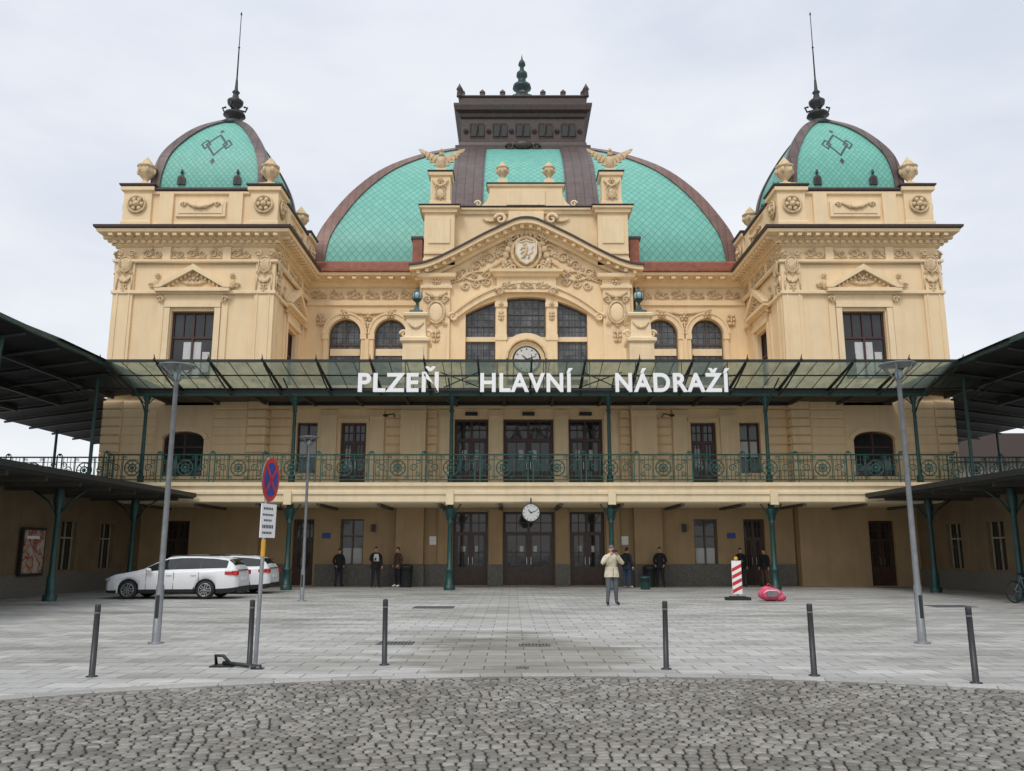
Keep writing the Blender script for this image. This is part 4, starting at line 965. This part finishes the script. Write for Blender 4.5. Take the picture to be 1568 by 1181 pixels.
# ------------------------------------------------------------------ car
def car(x,y,name='parked_car'):
    root=empty(name,(x,y,0)); b=B()
    S=[(0,.30,.50,.56,.52,.46),(.05,.24,.58,.64,.66,.58),(.16,.2,.66,.74,.78,.70),(.4,.19,.73,.83,.86,.76),(.8,.19,.79,.90,.90,.77),(1.15,.19,.84,.97,.91,.74),(1.35,.19,.87,1.03,.91,.70),(1.75,.19,.90,1.25,.91,.64),(2.15,.19,.91,1.42,.91,.60),(2.6,.19,.92,1.47,.91,.60),(3.2,.19,.94,1.47,.91,.60),(3.8,.19,.97,1.43,.90,.585),(4.2,.2,.99,1.36,.87,.56),(4.42,.22,1.0,1.18,.82,.60),(4.54,.25,.97,1.0,.76,.64),(4.60,.3,.80,.82,.68,.6),(4.62,.35,.6,.62,.6,.55)]
    def at(xx):
        for i in range(len(S)-1):
            if S[i][0]<=xx<=S[i+1][0]:
                t=(xx-S[i][0])/(S[i+1][0]-S[i][0]); return [S[i][k]*(1-t)+S[i+1][k]*t for k in range(6)]
    WX=(.90,3.55); ra=.37
    st=sorted(set([round(4.62*i/84,3) for i in range(85)]+[round(w+ra*math.cos(pi*k/10),3) for w in WX for k in range(11)]))
    v=[];rows=[]
    for xx in st:
        _,zl,zb,zt,wb,wt=at(min(xx,4.62))
        for w in WX:
            if abs(xx-w)<ra: zl=max(zl,.31+math.sqrt(ra*ra-(xx-w)**2))
        h=zt-zb
        sec=[(wb*.94,zl),(wb*.99,zl+(zb-zl)*.2),(wb+.01,zl+(zb-zl)*.55),(wb-.015,zb-.03),(wb-.035,zb),(wb-.05-(wb-.05-wt)*.12,zb+h*.14),(wt+(wb-wt)*.12,zb+h*.84),(wt-.02,zb+h*.93),(wt-.12,zb+h*.985),(wt*.45,zt+.012),(0,zt+.02)]
        row=[(xx,-a,c) for a,c in sec]+[(xx,a,c) for a,c in sec[-2::-1]]
        rows.append(row)
    n=len(rows[0]); v=[p for r_ in rows for p in r_]
    fs={}
    for i in range(len(rows)-1):
        xm=(st[i]+st[i+1])/2
        for j in range(n-1):
            jj=j if j<n//2 else n-2-j
            m=CARW
            if jj==0 : m=RUB if not any(abs(xm-w)<ra+.02 for w in WX) else CARW
            if jj==5 and 1.5<xm<4.22 and not(2.42<xm<2.5) and not(3.28<xm<3.36) and not (4.0<xm<4.04): m=CGL
            if jj==5 and (2.42<xm<2.5 or 3.28<xm<3.36): m=BLK
            if jj>=7 and 1.40<xm<2.08: m=CGL
            if jj>=7 and 4.22<xm<4.46: m=CGL
            fs.setdefault(m,[]).append((i*n+j,i*n+j+1,(i+1)*n+j+1,(i+1)*n+j))
    o0=len(b.v); b.v+=v
    for m,l in fs.items():
        k=b.mi(m)
        for f in l: b.sm.add(len(b.f)); b.f.append(tuple(q+o0 for q in f)); b.m.append(k)
    k=b.mi(CARW); b.f.append(tuple(o0+j for j in range(n))); b.m.append(k); e=(len(rows)-1)*n; b.f.append(tuple(o0+e+j for j in range(n))); b.m.append(k)
    body=b.obj('body',root)
    d=B()
    box(d,RUB,.3,4.4,-.70,.70,.2,.55)
    for q in(-1,1):
        for xx in(1.52,2.46,3.32): box(d,BLK,xx-.006,xx+.006,q*.905,q*.918,.3,.9)
        box(d,BLK,1.5,3.9,q*.90,q*.915,.245,.26)
        for xx in(2.2,3.05): box(d,CARW,xx,xx+.18,q*.905,q*.94,.80,.83)
        ell(d,CARW,(1.62,q*1.0,.98),(.1,.1,.07),10,6)
        ell(d,LAMPG,(.2,q*.66,.65),(.2,.15,.07),10,6)
        box(d,RED,4.36,4.60,q*.58,q*.80,.80,.95) ; box(d,RED,4.2,4.45,q*.76,q*.868,.82,.93)
        tube(d,BLK,[(2.2,q*.56,1.475),(3.9,q*.55,1.46)],.02,5)
    box(d,WHT,4.60,4.63,-.26,.26,.62,.73); box(d,BLK,-.01,.03,-.5,.5,.32,.5); box(d,BLK,4.5,4.64,-.62,.62,.24,.42); box(d,BLK,4.50,4.60,-.5,.5,.96,.985)
    box(d,RUB,4.4,4.47,-.25,.25,1.3,1.33)
    d.obj('trim',root)
    for i,w in enumerate(WX):
        for q in(-1,1):
            t=B(); t.T=Matrix.Translation((w,q*.80,.315))@Matrix.Rotation(q*pi/2,4,'X')
            lathe(t,RUB,0,0,[(.2,.1),(.29,.1),(.315,.07),(.318,0),(.315,-.07),(.29,-.1),(.2,-.1)],28)
            lathe(t,RUB,0,0,[(.2,.03),(.2,-.03)],24)
            for sg_ in (-1,1):
                lathe(t,ALLOY,0,0,[(.205,sg_*.07),(.225,sg_*.102),(.20,sg_*.102),(.19,sg_*.06)],28)
                for k in range(5):
                    a=2*pi*k/5; c,s=math.cos(a),math.sin(a); z=sg_*.106
                    for dw in(-.028,.028):
                        t.add([(.03*c-(dw-.018)*s,.03*s+(dw-.018)*c,z),(.03*c-(dw+.018)*s,.03*s+(dw+.018)*c,z),(.21*c-(dw*1.5+.016)*s,.21*s+(dw*1.5+.016)*c,z),(.21*c-(dw*1.5-.016)*s,.21*s+(dw*1.5-.016)*c,z)],[(0,1,2,3)],ALLOY)
                lathe(t,ALLOY,0,0,[(.05,sg_*.06),(.05,sg_*.112)],10)
            t.obj('wheel_%d'%(i*2+(q>0)+1),root)
    return root
car(-14.9,30.6); c2=car(-14.75,34.0)
# ------------------------------------------------------------------ bicycle
bi=B()
for x in(-.52,.52):
    tube(bi,RUB,[(x+.33*math.cos(a),0,.35+.33*math.sin(a)) for a in [2*pi*k/28 for k in range(28)]],.024,6,True)
    for k in range(14): a=2*pi*k/14; tube(bi,STEEL,[(x,0,.35),(x+.32*math.cos(a),0,.35+.32*math.sin(a))],.003,3)
    ell(bi,BLK,(x,0,.35),(.03,.04,.03),8,5)
for p,q in(((-.52,0,.35),(-.1,0,.33)),((-.1,0,.33),(-.22,0,.85)),((-.52,0,.35),(-.2,0,.78)),((-.2,0,.76),(.36,0,.82)),((-.1,0,.33),(.37,0,.72)),((.34,0,.9),(.52,0,.35)),((.34,-.25,.98),(.34,.25,.98)),((.34,0,.9),(.33,0,.98)),((-.1,-.1,.33),(-.05,-.1,.2)),((-.1,.1,.33),(-.15,.1,.46))): tube(bi,STEEL,[p,q],.018,6)
ell(bi,BLK,(-.24,0,.9),(.13,.07,.035),10,6)
o=bi.obj('bicycle'); o.location=(15.75,27.8,0); o.rotation_euler=(0,0,.25)
# ------------------------------------------------------------------ people
def cloth(name,c): return mat(name,c,.85,var=.15,scale=12,b=.3,bscale=40)
JK_W=cloth('jacket_cream',(.62,.56,.42)); JEAN=cloth('grey_jeans',(.10,.11,.13)); JEB=cloth('blue_jeans',(.03,.05,.10)); BLKC=cloth('black_cloth',(.015,.015,.017)); NAVY=cloth('navy_cloth',(.02,.025,.04)); GRC=cloth('grey_cloth',(.12,.12,.12)); WSH=cloth('white_cloth',(.7,.7,.7)); BRC=cloth('brown_cloth',(.09,.05,.035))
def person(x,y,ang,top,leg,shoe,pose='down',h=1.75,hair=HAIR,hat=None,bag=None,stride=0,shirt=None):
    J={};E=[]
    def j(n,p,r,par=None):
        J[n]=len(J); pts.append(p); rad.append(r)
        if par: E.append((J[par],J[n]))
    pts=[];rad=[]
    j('pel',(0,0,.96),(.155,.115)); j('waist',(0,0,1.10),(.145,.11),'pel'); j('chest',(0,.01,1.30),(.175,.125),'waist'); j('nb',(0,.015,1.44),(.10,.08),'chest'); j('neck',(0,0,1.53),(.055,.055),'nb'); j('skull',(0,-.005,1.60),(.05,.05),'neck')
    arms={'down':[((.235,.02,1.16),(.255,-.04,.92))]*2,'photo':[((.31,-.12,1.20),(.09,-.28,1.47))]*2,'phone':[((.23,.03,1.17),(.13,-.24,1.16)),((.235,.02,1.16),(.25,-.05,.92))],'pocket':[((.26,.05,1.17),(.19,-.08,.98))]*2}[pose]
    for k,s in enumerate((-1,1)):
        el,wr=arms[k]
        j('sh%d'%s,(s*.175,.01,1.40),(.08,.08),'nb'); j('el%d'%s,(s*el[0],el[1],el[2]),(.06,.06),'sh%d'%s); j('wr%d'%s,(s*wr[0],wr[1],wr[2]),(.04,.04),'el%d'%s)
        sy=s*stride
        j('hip%d'%s,(s*.09,0,.88),(.105,.11),'pel'); j('kn%d'%s,(s*.11,-.02+sy*.5,.50),(.07,.072),'hip%d'%s); j('an%d'%s,(s*.14,.03+sy,.10),(.05,.05),'kn%d'%s); j('toe%d'%s,(s*.17,-.15+sy,.045),(.042,.035),'an%d'%s)
    me=bpy.data.meshes.new('sk'); me.from_pydata(pts,E,[]); ob=bpy.data.objects.new('sk',me); scene.collection.objects.link(ob)
    md=ob.modifiers.new('s','SKIN'); md.use_smooth_shade=True
    for i,r_ in enumerate(rad): me.skin_vertices[0].data[i].radius=r_; me.skin_vertices[0].data[i].use_root=(i==0)
    sd=ob.modifiers.new('ss','SUBSURF'); sd.levels=2; sd.render_levels=2
    dg=bpy.context.evaluated_depsgraph_get(); em=bpy.data.meshes.new_from_object(ob.evaluated_get(dg)); bpy.data.objects.remove(ob)
    b=B(); o0=len(b.v); b.v+=[tuple(v.co) for v in em.vertices]
    for p in em.polygons:
        c=p.center
        m=top
        if c.z>1.49 and abs(c.x)<.12 and c.y>-.12: m=SKIN
        elif c.z<.09 or (c.z<.12 and c.y<-.02): m=shoe
        elif c.z<.93 and abs(c.x)<.215: m=leg
        elif shirt and abs(c.x)<.09 and c.y<-.05 and 1.0<c.z<1.45: m=shirt
        b.sm.add(len(b.f)); b.f.append(tuple(o0+i for i in p.vertices)); b.m.append(b.mi(m))
    v=[];f=[];N=16
    for rx,ry,z in((.215,.165,.82),(.215,.17,.90),(.195,.155,1.0),(.18,.14,1.12)):
        for i in range(N): a=2*pi*i/N; v.append((rx*math.cos(a),ry*math.sin(a)+.005,z+.006*math.sin(3*a)))
    for i in range(3):
        for k in range(N): f.append((i*N+k,i*N+(k+1)%N,(i+1)*N+(k+1)%N,(i+1)*N+k))
    b.add(v,f,top,smooth=True)
    tube(b,top,[(.085*math.cos(a),.01+.075*math.sin(a),1.485) for a in [2*pi*k/12 for k in range(12)]],.026,6,True)
    box(b,BLK,-.004,.004,-.17,-.16,.86,1.1)
    hz=1.635
    v=[];f=[];nu,nv=20,14
    for i in range(nv+1):
        t=pi*i/nv-pi/2
        for k in range(nu):
            a=2*pi*k/nu; X_=.073*math.cos(t)*math.cos(a); Y_=.095*math.cos(t)*math.sin(a); Z_=.118*math.sin(t)
            if Z_<-.03: X_*=1-.25*(-Z_-.03)/.09
            if Y_>0 and Z_<-.02: Y_*=.75
            if Y_<-.07 and abs(X_)<.02 and -.045<Z_<.01: Y_-=.02
            v.append((X_,Y_-.01,hz+Z_))
    for i in range(nv):
        for k in range(nu): a=i*nu+k;d=i*nu+(k+1)%nu; f.append((a,d,d+nu,a+nu))
    b.add(v,f,SKIN,smooth=True)
    tube(b,SKIN,[(0,-.098,hz+.015),(0,-.118,hz-.022),(0,-.1,hz-.03)],[.008,.014,.01],6)
    for s in(-1,1):
        ell(b,WHT,(s*.029,-.092,hz+.01),(.013,.008,.008),8,5); ell(b,BLK,(s*.029,-.099,hz+.01),(.006,.004,.006),6,4)
        tube(b,hair,[(s*.014,-.103,hz+.03),(s*.045,-.092,hz+.032)],.004,4); ell(b,SKIN,(s*.075,.0,hz-.005),(.012,.02,.032),8,6)
    tube(b,RED,[(-.022,-.099,hz-.052),(0,-.104,hz-.05),(.022,-.099,hz-.052)],.0045,4)
    v=[];f=[]
    for i in range(9):
        for k in range(nu):
            a=2*pi*k/nu; lo=-.35 if math.sin(a)>-.25 else .42
            tt=lo+(pi/2-lo)*i/8; v.append((.080*math.cos(tt)*math.cos(a),.103*math.cos(tt)*math.sin(a)-.004,hz+.126*math.sin(tt)+.004))
    for i in range(8):
        for k in range(nu): a=i*nu+k;d=i*nu+(k+1)%nu; f.append((a,d,d+nu,a+nu))
    b.add(v,f,hat or hair,smooth=True)
    if hat: tube(b,hat,[(.083*math.cos(a),-.004+.106*math.sin(a),hz+.045) for a in [2*pi*k/16 for k in range(16)]],.015,5,True)
    for k,s in enumerate((-1,1)):
        el,wr=arms[k]; W=Vector((s*wr[0],wr[1],wr[2])); d=(W-Vector((s*el[0],el[1],el[2]))).normalized()
        sd_=d.cross(Vector((s,0,0.01))); sd_=sd_.normalized() if sd_.length>.1 else Vector((0,1,0)); nrm=d.cross(sd_).normalized()
        tube(b,SKIN,[W,W+d*.03,W+d*.07,W+d*.09],[.026,.036,.036,.028],8)
        for q,(off,ln) in enumerate(((-.027,.06),(-.009,.072),(.009,.07),(.027,.055))):
            p0=W+d*.085+sd_*off; p1=p0+d*ln*.5; p2=p1+(d*.7+nrm*.5*s).normalized()*ln*.5
            tube(b,SKIN,[p0-d*.02,p0,p1,p2],[.009,.009,.0085,.006],6)
        p0=W+d*.03-sd_*.03; tube(b,SKIN,[p0,p0-sd_*.022+d*.03,p0-sd_*.024+d*.06],[.012,.011,.008],6)
    if pose=='photo': box(b,BLK,-.075,.075,-.40,-.385,1.54,1.62)
    if pose=='phone': box(b,BLK,-.10,-.03,-.36,-.345,1.16,1.29)
    if bag:
        box(b,bag,-.15,.15,.125,.25,1.05,1.42)
        for s in(-1,1): tube(b,bag,[(s*.1,.15,1.42),(s*.11,.02,1.475),(s*.115,-.115,1.38),(s*.12,-.125,1.2),(s*.13,.1,1.08)],.018,5)
    o=b.obj('person'); o.location=(x,y,0); o.rotation_euler=(0,0,ang); k=h/1.75; o.scale=(k*1.05,k*1.05,k)
person(2.25,26.4,0.15,JK_W,JEAN,BLKC,'photo',1.80,hat=GRC,stride=.04)
person(-6.95,38.9,.3,BLKC,BLKC,BLKC,'phone',1.8,shirt=WSH)
person(-6.0,39.2,-.9,BRC,BLKC,WSH,'pocket',1.78)
person(-8.75,39.6,.6,BLKC,NAVY,BLKC,'pocket',1.72)
person(4.3,38.2,2.4,NAVY,JEB,WSH,'down',1.78,bag=BLKC)
person(5.95,39.3,-.3,BLKC,BLKC,BLKC,'pocket',1.78)
person(9.7,39.5,.2,BLKC,NAVY,BLKC,'phone',1.75)
person(10.75,39.4,-1.0,BLKC,BRC,BLKC,'down',1.7)
# ------------------------------------------------------------------ distant background
dbg=B(); box(dbg,PLN,55,110,120,140,0,14); prism(dbg,GUT,[[(54,14),(111,14),(108,18),(57,18)]],119,141)
for i in range(14):
    for z in(3,8): box(dbg,GL,57+i*3.7,58.6+i*3.7,119.9,119.99,z,z+2.2)
dbg.obj('distant_building')
# ------------------------------------------------------------------ world, sun, camera
w=bpy.data.worlds.new('World'); scene.world=w; w.use_nodes=True; nt=w.node_tree; bgn=nt.nodes['Background']
sky=nt.nodes.new('ShaderNodeTexSky'); sky.sky_type='NISHITA'; sky.sun_disc=False; sky.sun_elevation=math.radians(48); sky.sun_rotation=math.radians(200)
tc=nt.nodes.new('ShaderNodeTexCoord'); sx=nt.nodes.new('ShaderNodeSeparateXYZ'); nt.links.new(tc.outputs['Generated'],sx.inputs[0])
cl=noise(nt,mapping(nt,tc.outputs['Generated'],(1,1,2.6)),2.1,6,.55)
grad=ramp(nt,sx.outputs[2],[(0,(9.7,9.8,9.9)),(.28,(9.4,9.6,10.0)),(.58,(8.4,8.8,9.6)),(1,(14.3,14.6,15.1))])
clc=ramp(nt,cl,[(.34,(.85,.875,.92)),(.62,(1.06,1.055,1.04))])
cloud=mixc(nt,1.0,grad,clc,'MULTIPLY')
col=mixc(nt,.9,sky.outputs[0],cloud)
nt.links.new(col,bgn.inputs[0]); bgn.inputs[1].default_value=.1
sl=bpy.data.lights.new('sun','SUN'); sl.energy=1.3; sl.angle=math.radians(18); sl.color=(1,.95,.89)
so=bpy.data.objects.new('sun',sl); scene.collection.objects.link(so); so.rotation_euler=(math.radians(42),0,math.radians(-20)); so.location=(-10,-20,40)
cam=bpy.data.cameras.new('camera'); co_=bpy.data.objects.new('camera',cam); scene.collection.objects.link(co_); scene.camera=co_
cam.sensor_width=36; cam.lens=29.62; cam.clip_end=2000; co_.location=(-.8,0,1.65); co_.rotation_euler=(math.radians(90+11.06),0,0)
scene.view_settings.view_transform='Standard'; scene.view_settings.look='None'; scene.view_settings.exposure=0
